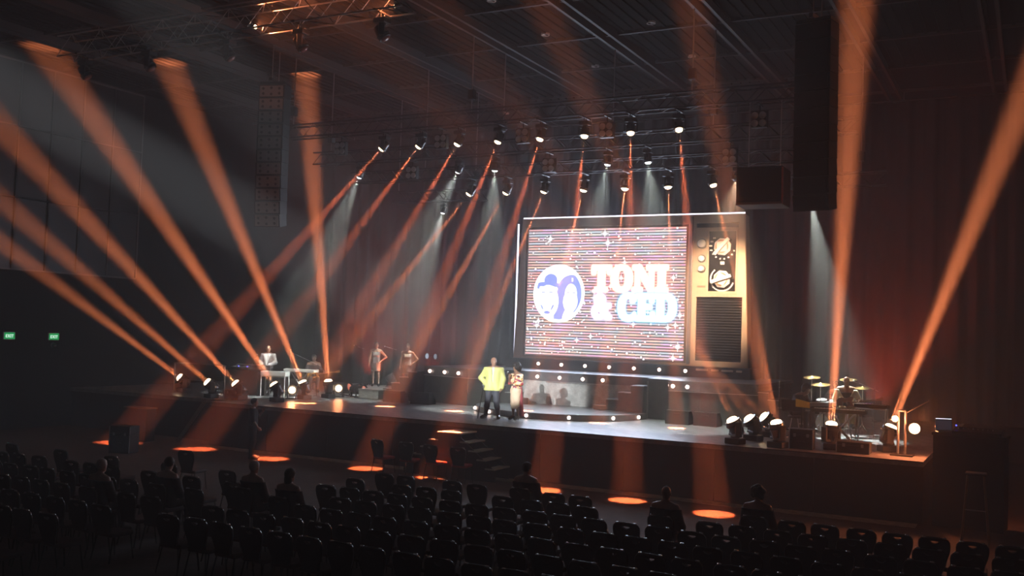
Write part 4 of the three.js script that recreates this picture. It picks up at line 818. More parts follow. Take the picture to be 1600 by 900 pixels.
// ================================================================ BAND, LEFT SIDE
const suitGrey = M(0.34, 0.33, 0.35, 0.7), shirtWhite = M(0.75, 0.75, 0.78, 0.7), trouserDark = M(0.03, 0.03, 0.035, 0.8);
{
  const j = { ...STAND, elL: [0.29, 1.17, 0.02], wrL: [0.15, 1.07, 0.26], elR: [-0.29, 1.17, 0.02], wrR: [-0.13, 1.07, 0.26] };
  person('keyboard player in a grey jacket over a white shirt behind the keyboards', [-11.95, S, -4.3], 0.35, { pose: j, skin: SKIN.c, yaw: 0.25, pitch: 0.2, handL: { dir: [-0.3, -0.2, 1], palm: [0, -1, 0], curl: 0.5 }, handR: { dir: [0.3, -0.2, 1], palm: [0, -1, 0], curl: 0.5 },
    clothes: [{ name: 'trousers', bones: ['belly', 'thighL', 'thighR', 'calfL', 'calfR'], grow: 0.018, min: 0.06, max: 1.0, mat: trouserDark }, { name: 'shirt', bones: ['chest', 'belly', 'shoulders'], grow: 0.014, min: 0.95, max: 1.5, mat: shirtWhite, label: 'white shirt front' },
      { name: 'jacket', bones: ['chest', 'belly', 'shoulders', 'armL', 'armR', 'foreL', 'foreR'], grow: 0.03, min: 0.86, max: 1.5, neck: 0.065, open: 0.3, mat: suitGrey, fold: 0.004 }, { name: 'shoe', bones: ['footL'], grow: 0.012, max: 0.11, mat: MAT.blackGloss }, { name: 'shoe', bones: ['footR'], grow: 0.012, max: 0.11, mat: MAT.blackGloss }] });
}
function keyboard(label, at, turn, w, d, body, face, extra = {}) {
  const t = thing('keyboard', label, 'keyboard', at, turn, extra.group), h = extra.h ?? 0.09;
  part(t, 'case', rbx(w, h, d, 0.012, 0, h / 2, 0), body);
  part(t, 'control_panel', rbx(w - 0.04, 0.012, d * 0.38, 0.004, 0, h + 0.004, d * 0.26), face);
  const n = Math.floor((w - 0.12) / 0.0235), wk = [], bk = [];
  for (let k = 0; k < n; k++) { const x = -w / 2 + 0.06 + 0.0235 * (k + 0.5); wk.push(bx(0.0215, 0.018, d * 0.42, x, h + 0.004, -d * 0.22)); if (![2, 6].includes(k % 7)) bk.push(bx(0.012, 0.02, d * 0.26, x + 0.0118, h + 0.018, -d * 0.14)); }
  const a = part(t, 'white_keys', wk, M(0.8, 0.79, 0.75, 0.3)); a.userData.kind = 'stuff';
  const b = part(t, 'black_keys', bk, MAT.blackGloss); b.userData.kind = 'stuff';
  for (let k = 0; k < 6; k++) part(t, 'knob', rod([-w * 0.35 + k * 0.06, h, d * 0.3], [-w * 0.35 + k * 0.06, h + 0.03, d * 0.3], 0.012), MAT.steel);
  part(t, 'display', bx(0.16, 0.006, 0.05, 0.1, h + 0.012, d * 0.28), extra.screen ?? MAT.glassDark);
  return t;
}
function xStand(label, at, turn, h, w) {
  const t = thing('keyboard_stand', label, 'stand', at, turn);
  for (const s of [-1, 1]) part(t, 'leg', [rod([-w / 2, 0.015, s * 0.14], [w / 2, h - 0.02, s * 0.14], 0.018), rod([w / 2, 0.015, s * 0.1], [-w / 2, h - 0.02, s * 0.1], 0.018)], MAT.steel);
  part(t, 'foot', rod([-w / 2, 0.018, -0.22], [-w / 2, 0.018, 0.22], 0.018), MAT.steel); part(t, 'foot', rod([w / 2, 0.018, -0.22], [w / 2, 0.018, 0.22], 0.018), MAT.steel);
  part(t, 'rest', rod([-w / 2, h - 0.018, -0.22], [-w / 2, h - 0.018, 0.2], 0.018), MAT.steel); part(t, 'rest', rod([w / 2, h - 0.018, -0.22], [w / 2, h - 0.018, 0.2], 0.018), MAT.steel);
}
function tableStand(label, at, turn, h, w, d, mat = MAT.steel) {
  const t = thing('keyboard_stand', label, 'stand', at, turn);
  part(t, 'rail', rod([-w / 2, h - 0.02, -d / 2], [w / 2, h - 0.02, -d / 2], 0.02), mat); part(t, 'rail', rod([-w / 2, h - 0.02, d / 2], [w / 2, h - 0.02, d / 2], 0.02), mat);
  for (const x of [-w / 2, w / 2]) for (const z of [-d / 2, d / 2]) part(t, 'leg', rod([x, 0, z], [x, h - 0.02, z], 0.02), mat);
  part(t, 'brace', rod([-w / 2, 0.2, -d / 2], [w / 2, 0.2, -d / 2], 0.014), mat);
}
{ // desk with black front carrying small controllers
  const t = thing('control_desk', 'black fronted desk left of the keyboards', 'desk', [-12.15, S, -3.35], 0.12);
  part(t, 'top', rbx(1.5, 0.04, 0.6, 0.01, 0, 0.9, 0), MAT.blackGloss);
  part(t, 'front_panel', bx(1.44, 0.84, 0.02, 0, 0.45, 0.27), MAT.black);
  part(t, 'side_panel', bx(0.02, 0.88, 0.54, -0.72, 0.44, 0), MAT.black); part(t, 'side_panel', bx(0.02, 0.88, 0.54, 0.72, 0.44, 0), MAT.black);
  const rail = thing('handrail', 'bent metal handrail behind the black desk', 'handrail', [-12.2, S, -3.8], 0.1);
  part(rail, 'rail', tube([[-0.75, 0, 0], [-0.75, 0.95, 0], [-0.66, 1.06, 0], [0.66, 1.06, 0], [0.75, 0.95, 0], [0.75, 0, 0]], 0.022, 60, 8), MAT.steel);
  [[-0.35, 0.55, 'left'], [0.05, 0.4, 'right']].forEach(([x, w, n]) => {
    const m = thing('mixer', `small mixer with a blue light on the black desk, ${n} one`, 'mixer', [-12.15 + x, S + 0.936, -3.35 - x * 0.12], 0.12, 'small mixers on the desk');
    part(m, 'case', rbx(w * 0.75, 0.07, 0.3, 0.01, 0, 0.035, 0, 0, 0.1), MAT.black);
    for (let k = 0; k < 5; k++) part(m, 'knob', rod([-w * 0.28 + k * w * 0.13, 0.06, 0.02], [-w * 0.28 + k * w * 0.13, 0.1, 0.02], 0.014), MAT.steel);
    part(m, 'indicator_light', ball(0.022, w * 0.2, 0.085, 0.08), glow(0.15, 0.15, 1, 3), 'blue indicator light');
  });
  micStand('microphone on a leaning boom above the black desk', [-12.5, S, -3.95], 1.35, 0.9, 0.55, 0.9);
}
keyboard('pale grey organ keyboard nearest the keyboard player', [-10.88, S + 0.74, -3.5], Math.PI + 0.3, 0.95, 0.42, M(0.5, 0.5, 0.52, 0.4), M(0.32, 0.32, 0.34, 0.4), { h: 0.16 });
tableStand('white-legged table stand under the pale grey organ', [-10.88, S, -3.5], 0.3, 0.74, 0.9, 0.36, M(0.6, 0.6, 0.6, 0.4));
keyboard('long silver stage keyboard right of the pale organ', [-10.25, S + 0.9, -4.15], Math.PI + 0.15, 1.25, 0.34, M(0.45, 0.45, 0.47, 0.35), MAT.alu);
xStand('folding cross stand under the long silver keyboard', [-10.25, S, -4.15], 0.15, 0.9, 0.7);
micStand('long boom microphone reaching from the guitarist to the keyboards', [-10.1, S, -4.9], -1.1, 1.15, 0.95, 0.4);
micStand('straight microphone stand between the keyboards', [-11.1, S, -4.55], 0.6, 1.4, 0.12, 1.2);
function guitar(label, at, rot, color) {
  const t = thing('guitar', label, 'guitar', at); t.rotation.set(...rot);
  const s = new THREE.Shape(); s.moveTo(-0.20, 0.0); s.bezierCurveTo(-0.22, 0.17, -0.05, 0.19, 0.02, 0.12); s.bezierCurveTo(0.1, 0.1, 0.16, 0.19, 0.24, 0.13); s.lineTo(0.19, 0.04); s.lineTo(0.19, -0.04); s.lineTo(0.22, -0.12); s.bezierCurveTo(0.14, -0.17, 0.1, -0.1, 0.02, -0.12); s.bezierCurveTo(-0.05, -0.19, -0.22, -0.17, -0.20, 0);
  part(t, 'body', new THREE.ExtrudeGeometry(s, { depth: 0.035, bevelEnabled: true, bevelSize: 0.008, bevelThickness: 0.008, curveSegments: 12 }).translate(0, 0, -0.018), color);
  part(t, 'neck', rbx(0.66, 0.05, 0.025, 0.008, 0.5, 0, 0.015), M(0.25, 0.13, 0.06, 0.4));
  part(t, 'headstock', poly([[0.82, -0.03], [0.82, 0.03], [1.0, 0.06], [1.0, -0.03]], 0.02).translate(0, 0, 0.0), color);
  part(t, 'pickguard', poly([[-0.08, -0.1], [0.14, -0.08], [0.12, 0.03], [-0.06, 0.02]], 0.004).translate(0, 0, 0.026), MAT.blackGloss);
  part(t, 'pickup', rbx(0.03, 0.08, 0.015, 0.004, 0.05, 0, 0.034), MAT.chrome); part(t, 'pickup', rbx(0.03, 0.08, 0.015, 0.004, -0.05, 0, 0.034), MAT.chrome);
}
function stool(label, at, h, r = 0.17) {
  const t = thing('stool', label, 'stool', at);
  part(t, 'seat', lathe([[0, h], [r * 0.9, h], [r, h - 0.02], [r, h - 0.06], [0, h - 0.06]], 20), MAT.black);
  for (let k = 0; k < 4; k++) { const a = k * Math.PI / 2 + 0.6; part(t, 'leg', rod([r * 0.6 * Math.cos(a), h - 0.06, r * 0.6 * Math.sin(a)], [r * 1.2 * Math.cos(a), 0, r * 1.2 * Math.sin(a)], 0.014), MAT.steel); }
  part(t, 'foot_ring', new THREE.TorusGeometry(r * 0.95, 0.01, 6, 24).rotateX(Math.PI / 2).translate(0, h * 0.35, 0), MAT.steel);
}
{
  const sit = sitFrom(0.57), j = { ...sit, elL: [0.3, 0.88, 0.1], wrL: [0.34, 0.86, 0.34], elR: [-0.3, 0.86, 0.05], wrR: [-0.1, 0.74, 0.26] };
  person('guitarist in dark clothes seated behind the silver keyboard', [-10.85, S, -5.6], 0.75, { pose: j, skin: SKIN.b, pitch: 0.25, hair: capHair(), clothes: [{ name: 'trousers', bones: ['belly', 'thighL', 'thighR', 'calfL', 'calfR'], grow: 0.018, min: 0.06, max: 0.68, mat: trouserDark }, { name: 'shirt', bones: ['chest', 'belly', 'shoulders', 'armL', 'armR', 'foreL', 'foreR'], grow: 0.022, min: 0.5, max: 1.1, neck: 0.06, mat: M(0.04, 0.03, 0.035, 0.7), fold: 0.004 }, { name: 'shoe', bones: ['footL'], grow: 0.012, max: 0.25, mat: MAT.black }, { name: 'shoe', bones: ['footR'], grow: 0.012, max: 0.25, mat: MAT.black }] });
  stool('black stool under the seated guitarist left of the set', [-10.87, S, -5.63], 0.5, 0.19);
  guitar('amber electric guitar on the lap of the left guitarist', [-10.62, S + 0.76, -5.28], [-0.1, 0.75, 0.2], M(0.55, 0.24, 0.05, 0.25, 0, { clearcoat: 1 }));
}
// handrails on the side platform
{
  const t = thing('handrail', 'tall bent metal handrail at the left end of the stage', 'handrail', [-13.05, S, -2.0], 0);
  part(t, 'rail', tube([[-1.2, 0, 0], [-1.2, 0.98, 0], [-1.1, 1.08, 0], [1.1, 1.08, 0], [1.2, 0.98, 0], [1.2, 0, 0]], 0.022, 60, 8), MAT.steel);
  part(t, 'mid_rail', rod([-1.2, 0.5, 0], [1.2, 0.5, 0], 0.016), MAT.steel);
}
function equipCase(label, at, turn, w, h, d) {
  const t = thing('equipment_case', label, 'case', at, turn, 'black equipment cases');
  part(t, 'body', rbx(w, h * 0.7, d, 0.012, 0, h * 0.35, 0), MAT.black); part(t, 'lid', rbx(w, h * 0.29, d, 0.012, 0, h * 0.855, 0), MAT.black);
  for (const sx of [-1, 1]) { part(t, 'edge_trim', rod([sx * w / 2, 0.01, d / 2], [sx * w / 2, h - 0.01, d / 2], 0.014), MAT.alu); part(t, 'latch', rbx(0.06, 0.08, 0.02, 0.005, sx * w * 0.28, h * 0.7, d / 2 + 0.006), MAT.steel); }
  part(t, 'handle', tube([[-0.08, h * 0.38, d / 2], [-0.07, h * 0.38, d / 2 + 0.04], [0.07, h * 0.38, d / 2 + 0.04], [0.08, h * 0.38, d / 2]], 0.01, 12), MAT.black);
}
equipCase('low black case between the second and third floor heads', [-11.05, S, -1.75], 0, 0.7, 0.3, 0.4);
equipCase('black flight case at the stage edge before the band', [8.2, S, -0.7], 0.05, 0.55, 0.48, 0.45);
equipCase('low black case beside the rightmost floor head', [9.4, S, -0.75], 0, 0.75, 0.26, 0.4);
{ // lit table at the far left on the floor
  const t = thing('side_table', 'dark skirted table with an orange-lit edge left of the stage', 'table', [-13.0, 0, 0.6]);
  part(t, 'top', rbx(1.1, 0.03, 0.45, 0.008, 0, 1.08, 0), M(0.3, 0.18, 0.08, 0.3));
  part(t, 'skirt_cloth', poly([[-0.53, 1.06], [0.53, 1.06], [0.48, 0.0], [-0.46, 0.0]], 0.4).translate(0, 0, -0.2), MAT.skirt);
}
// ================================================================ BAND, RIGHT SIDE
{ // open-shirted guitarist on a high stool
  const sit = sitFrom(0.77), j = { ...sit, head: add3(sit.head, [0, 0, 0.02]), elL: [0.32, 1.08, 0.06], wrL: [0.3, 1.02, 0.3], elR: [-0.3, 1.05, 0.05], wrR: [-0.08, 0.92, 0.24] };
  person('guitarist in a light open shirt and khaki trousers seated with the band', [8.62, S, -4.3], 0.25, { pose: j, bulk: 1.15, skin: SKIN.c, yaw: -0.4, clothes: [{ name: 'trousers', bones: ['belly', 'thighL', 'thighR', 'calfL', 'calfR'], grow: 0.03, min: 0.28, max: 0.9, mat: M(0.22, 0.17, 0.08, 0.8), fold: 0.005, label: 'khaki trousers' }, { name: 'vest', bones: ['chest', 'belly'], grow: 0.016, min: 0.75, max: 1.26, mat: M(0.05, 0.045, 0.045, 0.8) }, { name: 'shirt', bones: ['chest', 'belly', 'shoulders', 'armL', 'armR'], grow: 0.032, min: 0.78, max: 1.33, neck: 0.07, open: 0.55, mat: M(0.62, 0.58, 0.42, 0.7), fold: 0.005, label: 'light open shirt' }, { name: 'shoe', bones: ['footL'], grow: 0.014, max: 0.45, mat: MAT.black }, { name: 'shoe', bones: ['footR'], grow: 0.014, max: 0.45, mat: MAT.black }] });
  stool('tall black stool under the guitarist in khaki trousers', [8.62, S, -4.33], 0.72, 0.18);
  guitar('reddish brown guitar held by the guitarist in khaki trousers', [8.64, S + 0.97, -4.0], [-0.1, 0.25, 0.18], M(0.24, 0.09, 0.04, 0.25, 0, { clearcoat: 1 }));
}
{ // player bent over the yellow-ended keyboard
  const sit = sitFrom(0.6), j = { ...sit, top: add3(sit.top, [0, -0.04, 0.16]), neck: add3(sit.neck, [0, -0.06, 0.22]), head: add3(sit.head, [0, -0.1, 0.32]), shL: add3(sit.shL, [0, -0.05, 0.19]), shR: add3(sit.shR, [0, -0.05, 0.19]), elL: [0.28, 0.86, 0.3], wrL: [0.16, 0.92, 0.52], elR: [-0.28, 0.86, 0.3], wrR: [-0.14, 0.92, 0.52] };
  person('player in black bent over the yellow-ended keyboard', [7.35, S, -3.9], 1.2, { pose: j, skin: SKIN.b, pitch: 0.35, hair: curlHair(70, 0.012, 23, -0.06), clothes: [{ name: 'trousers', bones: ['belly', 'thighL', 'thighR', 'calfL', 'calfR'], grow: 0.018, min: 0.06, max: 0.72, mat: trouserDark }, { name: 'shirt', bones: ['chest', 'belly', 'shoulders', 'armL', 'armR', 'foreL', 'foreR'], grow: 0.024, min: 0.5, max: 1.15, neck: 0.06, mat: M(0.02, 0.018, 0.02, 0.75), fold: 0.004 }, { name: 'shoe', bones: ['footL'], grow: 0.012, max: 0.25, mat: MAT.black }, { name: 'shoe', bones: ['footR'], grow: 0.012, max: 0.25, mat: MAT.black }] });
  stool('low stool under the player in black', [7.33, S, -3.92], 0.55, 0.18);
}
{
  const t = keyboard('keyboard with a bright yellow end panel before the player in black', [8.0, S + 0.88, -3.6], -Math.PI / 2 - 0.5, 1.1, 0.36, M(0.42, 0.42, 0.44, 0.35), MAT.alu, { h: 0.1 });
  part(t, 'end_panel', poly([[-0.24, 0], [0.2, 0], [0.2, 0.14], [-0.24, 0.2]], 0.03, 0.006).rotateY(Math.PI / 2).translate(0.56, -0.03, 0), M(0.85, 0.50, 0.02, 0.45), 'bright yellow end panel');
  tableStand('metal stand under the yellow-ended keyboard', [8.0, S, -3.6], -Math.PI / 2 - 0.5, 0.88, 0.9, 0.3, MAT.blackMetal);
}
keyboard('long dark keyboard on the near stand of the right band', [8.75, S + 0.8, -2.55], Math.PI + 0.05, 1.35, 0.34, MAT.black, M(0.08, 0.07, 0.09, 0.3));
xStand('cross stand under the long dark keyboard of the right band', [8.75, S, -2.55], 0.05, 0.8, 0.75);
keyboard('small controller keyboard with violet lights at the right of the band', [9.4, S + 0.92, -3.55], Math.PI - 0.1, 0.85, 0.3, MAT.black, M(0.1, 0.08, 0.12, 0.3), { screen: glow(0.5, 0.2, 1.0, 1.2) });
tableStand('metal stand under the violet-lit controller', [9.4, S, -3.55], -0.1, 0.92, 0.75, 0.26, MAT.steel);
{ // music stand
  const t = thing('music_stand', 'black music stand at the left of the right band', 'music stand', [7.42, S, -3.3], 0.35);
  part(t, 'desk', rbx(0.62, 0.34, 0.02, 0.006).rotateX(-0.5).translate(0, 0.86, 0), MAT.blackMetal); part(t, 'ledge', rbx(0.62, 0.02, 0.07, 0.005, 0, 0.715, 0.09), MAT.blackMetal);
  part(t, 'pole', rod([0, 0.1, -0.03], [0, 0.86, -0.03], 0.012), MAT.blackMetal);
  for (let k = 0; k < 3; k++) { const a = k * 2.094; part(t, 'leg', rod([0, 0.14, -0.03], [0.26 * Math.cos(a), 0.005, -0.03 + 0.26 * Math.sin(a)], 0.01), MAT.blackMetal); }
}
micStand('straight microphone stand behind the black music stand', [6.95, S, -3.7], 0.3, 1.28, 0.06, 1.3);
micStand('boom microphone beside the khaki-trousered guitarist', [9.3, S, -4.7], -0.9, 1.35, 0.5, 0.35);
function drum(name, label, at, r, h, rot, shell, group) {
  const t = thing(name, label, 'drum', at, 0, group);
  const g = (q) => q.applyMatrix4(new THREE.Matrix4().makeRotationFromEuler(new THREE.Euler(...rot)));
  part(t, 'shell', g(lathe([[r, 0], [r, h]], 28)), shell);
  part(t, 'head', g(lathe([[0, h], [r, h]], 28)), M(0.75, 0.73, 0.7, 0.5)); part(t, 'head', g(lathe([[r, 0], [0, 0]], 28)), M(0.6, 0.6, 0.58, 0.5));
  part(t, 'hoop', g(new THREE.TorusGeometry(r + 0.008, 0.012, 6, 28).rotateX(Math.PI / 2).translate(0, h, 0)), MAT.chrome); part(t, 'hoop', g(new THREE.TorusGeometry(r + 0.008, 0.012, 6, 28).rotateX(Math.PI / 2)), MAT.chrome);
  for (let k = 0; k < 6; k++) part(t, 'lug', g(rod([(r + 0.012) * Math.cos(k * 1.047), 0.03, (r + 0.012) * Math.sin(k * 1.047)], [(r + 0.012) * Math.cos(k * 1.047), h - 0.03, (r + 0.012) * Math.sin(k * 1.047)], 0.009)), MAT.chrome);
  return t;
}
function legs3(t, top, r = 0.24, at = [0, 0]) { part(t, 'stand_pole', rod([at[0], 0.1, at[1]], [at[0], top, at[1]], 0.013), MAT.chrome); for (let k = 0; k < 3; k++) part(t, 'leg', rod([at[0], 0.3, at[1]], [at[0] + r * Math.cos(k * 2.094 + 0.4), 0, at[1] + r * Math.sin(k * 2.094 + 0.4)], 0.01), MAT.chrome); }
const shell = M(0.35, 0.10, 0.07, 0.25, 0.2, { clearcoat: 1 });
drum('bass_drum', 'round bass drum of the kit behind the guitarist in khaki', [7.95, S + 0.302, -5.55], 0.28, 0.4, [Math.PI / 2, 0, 0], shell);
{ const t = drum('snare_drum', 'shallow snare drum with chrome hoops on its stand', [7.78, S + 0.62, -5.95], 0.18, 0.14, [0.06, 0, 0], MAT.chrome); t.position.y = S; t.children.forEach((c) => { c.position.y = 0.62; }); legs3(t, 0.62); }
[['left one of two above the bass drum', 7.78, -5.4], ['right one of two above the bass drum', 8.14, -5.4]].forEach(([w, x, z]) => { const t = drum('rack_tom', 'small tom drum, ' + w, [x, S + 0.78, z], 0.14, 0.18, [0.25, 0, 0], shell, 'rack toms'); part(t, 'mount', rod([0, 0, -0.02], [0, -0.24, -0.03], 0.012), MAT.chrome); });
{ const t = drum('floor_tom', 'deep floor tom on three legs right of the bass drum', [8.5, S + 0.22, -5.9], 0.19, 0.36, [0, 0, 0], shell); for (let k = 0; k < 3; k++) part(t, 'leg', rod([0.2 * Math.cos(k * 2.094), 0.2, 0.2 * Math.sin(k * 2.094)], [0.21 * Math.cos(k * 2.094), -0.22, 0.21 * Math.sin(k * 2.094)], 0.009), MAT.chrome); }
const brass = M(0.75, 0.5, 0.2, 0.22, 0.95);
[['highest, left of the kit', 7.54, -5.12, 1.6, 0.24], ['just below the highest one', 7.85, -4.8, 1.42, 0.26], ['middle one, near the upright beam', 8.52, -5.25, 1.58, 0.24], ['rightmost of the kit', 8.85, -5.7, 1.35, 0.22]].forEach(([w, x, z, h, r], i) => {
  const t = thing('cymbal', 'brass cymbal on a stand, ' + w, 'cymbal', [x, S, z], 0, 'cymbals of the drum kit'); legs3(t, h + 0.05);
  part(t, 'disc', lathe([[0, h + 0.035], [0.04, h + 0.03], [0.06, h + 0.012], [r, h - 0.015], [r, h - 0.018], [0.06, h + 0.006], [0, h + 0.02]], 30).applyMatrix4(new THREE.Matrix4().makeTranslation(0, h, 0).multiply(new THREE.Matrix4().makeRotationX(0.16)).multiply(new THREE.Matrix4().makeTranslation(0, -h, 0))), brass);
});
{ // drummer
  const sit = sitFrom(0.57), j = { ...sit, elL: [0.32, 0.88, 0.08], wrL: [0.2, 0.92, 0.32], elR: [-0.32, 0.88, 0.08], wrR: [-0.16, 0.95, 0.34] };
  person('drummer in dark clothes half hidden behind the drum kit', [8.0, S, -6.45], 0.15, { pose: j, skin: SKIN.b, hair: capHair(), clothes: [{ name: 'trousers', bones: ['belly', 'thighL', 'thighR', 'calfL', 'calfR'], grow: 0.018, min: 0.06, max: 0.68, mat: trouserDark }, { name: 'shirt', bones: ['chest', 'belly', 'shoulders', 'armL', 'armR'], grow: 0.022, min: 0.5, max: 1.1, neck: 0.06, mat: M(0.05, 0.03, 0.03, 0.7) }] });
  stool('round drum stool behind the kit', [8.0, S, -6.48], 0.52, 0.18);
}
{ // monitor desk with laptop off the right end of the stage
  const t = thing('mixing_desk', 'dark mixing desk beyond the right end of the stage', 'desk', [11.95, 0, -0.3], -0.1);
  part(t, 'top', rbx(1.5, 0.06, 0.8, 0.01, 0, 2.05, 0), MAT.black);
  part(t, 'front_panel', bx(1.44, 2.0, 0.03, 0, 1.02, 0.36), MAT.black); part(t, 'side_panel', bx(0.03, 2.0, 0.74, -0.7, 1.02, 0), MAT.black); part(t, 'side_panel', bx(0.03, 2.0, 0.74, 0.7, 1.02, 0), MAT.black);
  part(t, 'console', rbx(1.0, 0.08, 0.5, 0.01, 0.15, 2.13, 0.05, 0, 0.15), MAT.blackMetal);
  for (let k = 0; k < 8; k++) part(t, 'fader', rbx(0.02, 0.03, 0.04, 0.004, -0.25 + k * 0.1, 2.19, 0.06), MAT.steel);
  const m = thing('laptop', 'open laptop with a pale screen edge and blue light on the mixing desk', 'laptop', [11.42, 2.085, -0.2], 0.3);
  part(m, 'keyboard_deck', rbx(0.36, 0.02, 0.25, 0.006, 0, 0.01, 0.05), MAT.blackMetal);
  const lid = part(m, 'lid', rbx(0.36, 0.26, 0.015, 0.006).rotateX(-0.2).translate(0, 0.15, -0.1), MAT.blackMetal);
  part(lid, 'display_screen', new THREE.PlaneGeometry(0.33, 0.22).rotateX(-0.2).translate(0, 0.15, -0.09), glow(0.5, 0.6, 0.9, 0.03));
  part(m, 'screen_edge_light', bx(0.34, 0.014, 0.01, 0, 0.285, -0.128), glow(0.85, 0.9, 1, 1.6), 'pale lit screen edge');
  part(m, 'indicator_light', ball(0.018, 0.24, 0.16, 0.0), glow(0.1, 0.12, 1, 3), 'blue indicator light');
  const s = thing('bar_stool', 'tall stool in the dark beyond the right end of the stage', 'stool', [12.15, 0, 1.6]);
  part(s, 'seat', rbx(0.4, 0.05, 0.36, 0.02, 0, 1.42, 0), MAT.black);
  for (const [x, z] of [[-1, -1], [1, -1], [-1, 1], [1, 1]]) part(s, 'leg', rod([x * 0.15, 1.4, z * 0.13], [x * 0.26, 0, z * 0.22], 0.018), M(0.25, 0.15, 0.08, 0.4));
  part(s, 'rung', rod([-0.2, 0.7, 0.18], [0.2, 0.7, 0.18], 0.012), MAT.steel);
}
// two pale reflections left of the television, built as glowing lamp shapes
{
  const t = thing('reflection_pair', 'pair of pale reflections built as dim glowing lenses behind the set, left of the television', 'stage light', [-8.44, S, -10]);
  part(t, 'pole', [rod([0, 0, 0], [0, 1.5, 0], 0.02), rod([-0.2, 1.5, 0], [0.2, 1.5, 0], 0.02)], MAT.blackMetal);
  part(t, 'base', rbx(0.4, 0.03, 0.4, 0.01, 0, 0.015, 0), MAT.black);
  for (const x of [-0.2, 0.2]) { const c = part(t, 'glow_cup', lathe([[0, -0.1], [0.09, -0.06], [0.12, 0.04], [0.11, 0.04], [0, -0.02]], 16).rotateX(Math.PI / 2).rotateY(0.5).translate(x, 1.5, 0), MAT.black); part(c, 'lamp_lens', ball(0.095, x, 1.5, 0.02, 1, 1.3, 0.3), glow(0.55, 0.62, 0.75, x < 0 ? 0.9 : 0.5)); }
}

// ================================================================ SEATING
const chairBlack = M(0.012, 0.012, 0.014, 0.6), chairFrame = M(0.02, 0.02, 0.022, 0.22, 0.4, { clearcoat: 1, clearcoatRoughness: 0.1 });
const backPts = (() => { // waisted back with rounded shoulders
  const s = new THREE.Shape(); s.moveTo(-0.15, 0); s.bezierCurveTo(-0.15, 0.12, -0.225, 0.2, -0.225, 0.36); s.quadraticCurveTo(-0.225, 0.46, -0.14, 0.465); s.quadraticCurveTo(0, 0.48, 0.14, 0.465); s.quadraticCurveTo(0.225, 0.46, 0.225, 0.36); s.bezierCurveTo(0.225, 0.2, 0.15, 0.12, 0.15, 0); s.lineTo(-0.15, 0);
  return s;
})();
const backG = (() => {
  const hole = new THREE.Path(); hole.moveTo(-0.07, 0.425); hole.quadraticCurveTo(0, 0.435, 0.07, 0.425); hole.quadraticCurveTo(0.05, 0.385, 0, 0.38); hole.quadraticCurveTo(-0.05, 0.385, -0.07, 0.425);
  const s = backPts.clone(); s.holes = [hole];
  return new THREE.ExtrudeGeometry(s, { depth: 0.03, bevelEnabled: true, bevelSize: 0.008, bevelThickness: 0.008, bevelSegments: 1, curveSegments: 6 }).translate(0, 0, -0.015).rotateX(0.16).translate(0, 0.47, 0.2);
})();
const frameG = (() => { const p = backPts.getPoints(7).map((q) => V(q.x * 1.03, q.y * 1.015, 0)); p.pop(); return new THREE.TubeGeometry(new THREE.CatmullRomCurve3(p, true, 'catmullrom', 0.2), 34, 0.011, 5, true).rotateX(0.16).translate(0, 0.47, 0.2); })();
const seatG = rbx(0.44, 0.075, 0.44, 0.03, 0, 0.44, -0.03, 0, 0, 0, 2);
const legGs = [[-0.19, -0.2, -0.03, -0.05], [0.19, -0.2, 0.03, -0.05], [-0.19, 0.15, -0.03, 0.09], [0.19, 0.15, 0.03, 0.09]].map(([x, z, dx, dz]) => rod([x, 0.42, z], [x + dx, 0, z + dz], 0.013, 0.013, 6));
const studG = new THREE.CapsuleGeometry(0.017, 0.035, 4, 10).rotateZ(Math.PI / 2), studM = M(0.9, 0.9, 0.9, 0.1, 1);
function chairModel(name, label, seatMat, at, turn) {
  const t = thing(name, label, 'chair', at, turn);
  part(t, 'backrest', backG, chairBlack); part(t, 'back_frame', frameG, chairFrame); part(t, 'seat', seatG, seatMat); part(t, 'corner_cap', studG, studM).position.set(-0.15, 0.938, 0.275); part(t, 'corner_cap', studG, studM).position.set(0.15, 0.938, 0.275);
  for (const g of legGs) part(t, 'leg', g, chairFrame);
  return t;
}
const redSeat = M(0.32, 0.03, 0.025, 0.7);
const red0 = chairModel('banquet_chair', 'banquet chair with a red seat before the stage steps, leftmost of four', redSeat, [-2.62, 0, 1.45], -0.12); red0.userData.group = 'red-seated chairs at the stage';
[['second from the left of four', -1.76, 0.15], ['third from the left of four', -0.93, -0.05], ['rightmost of four', -0.12, 0.1]].forEach(([w, x, a]) => copyOf(red0, 'banquet chair with a red seat before the stage steps, ' + w, [x, 0, 1.45], a));

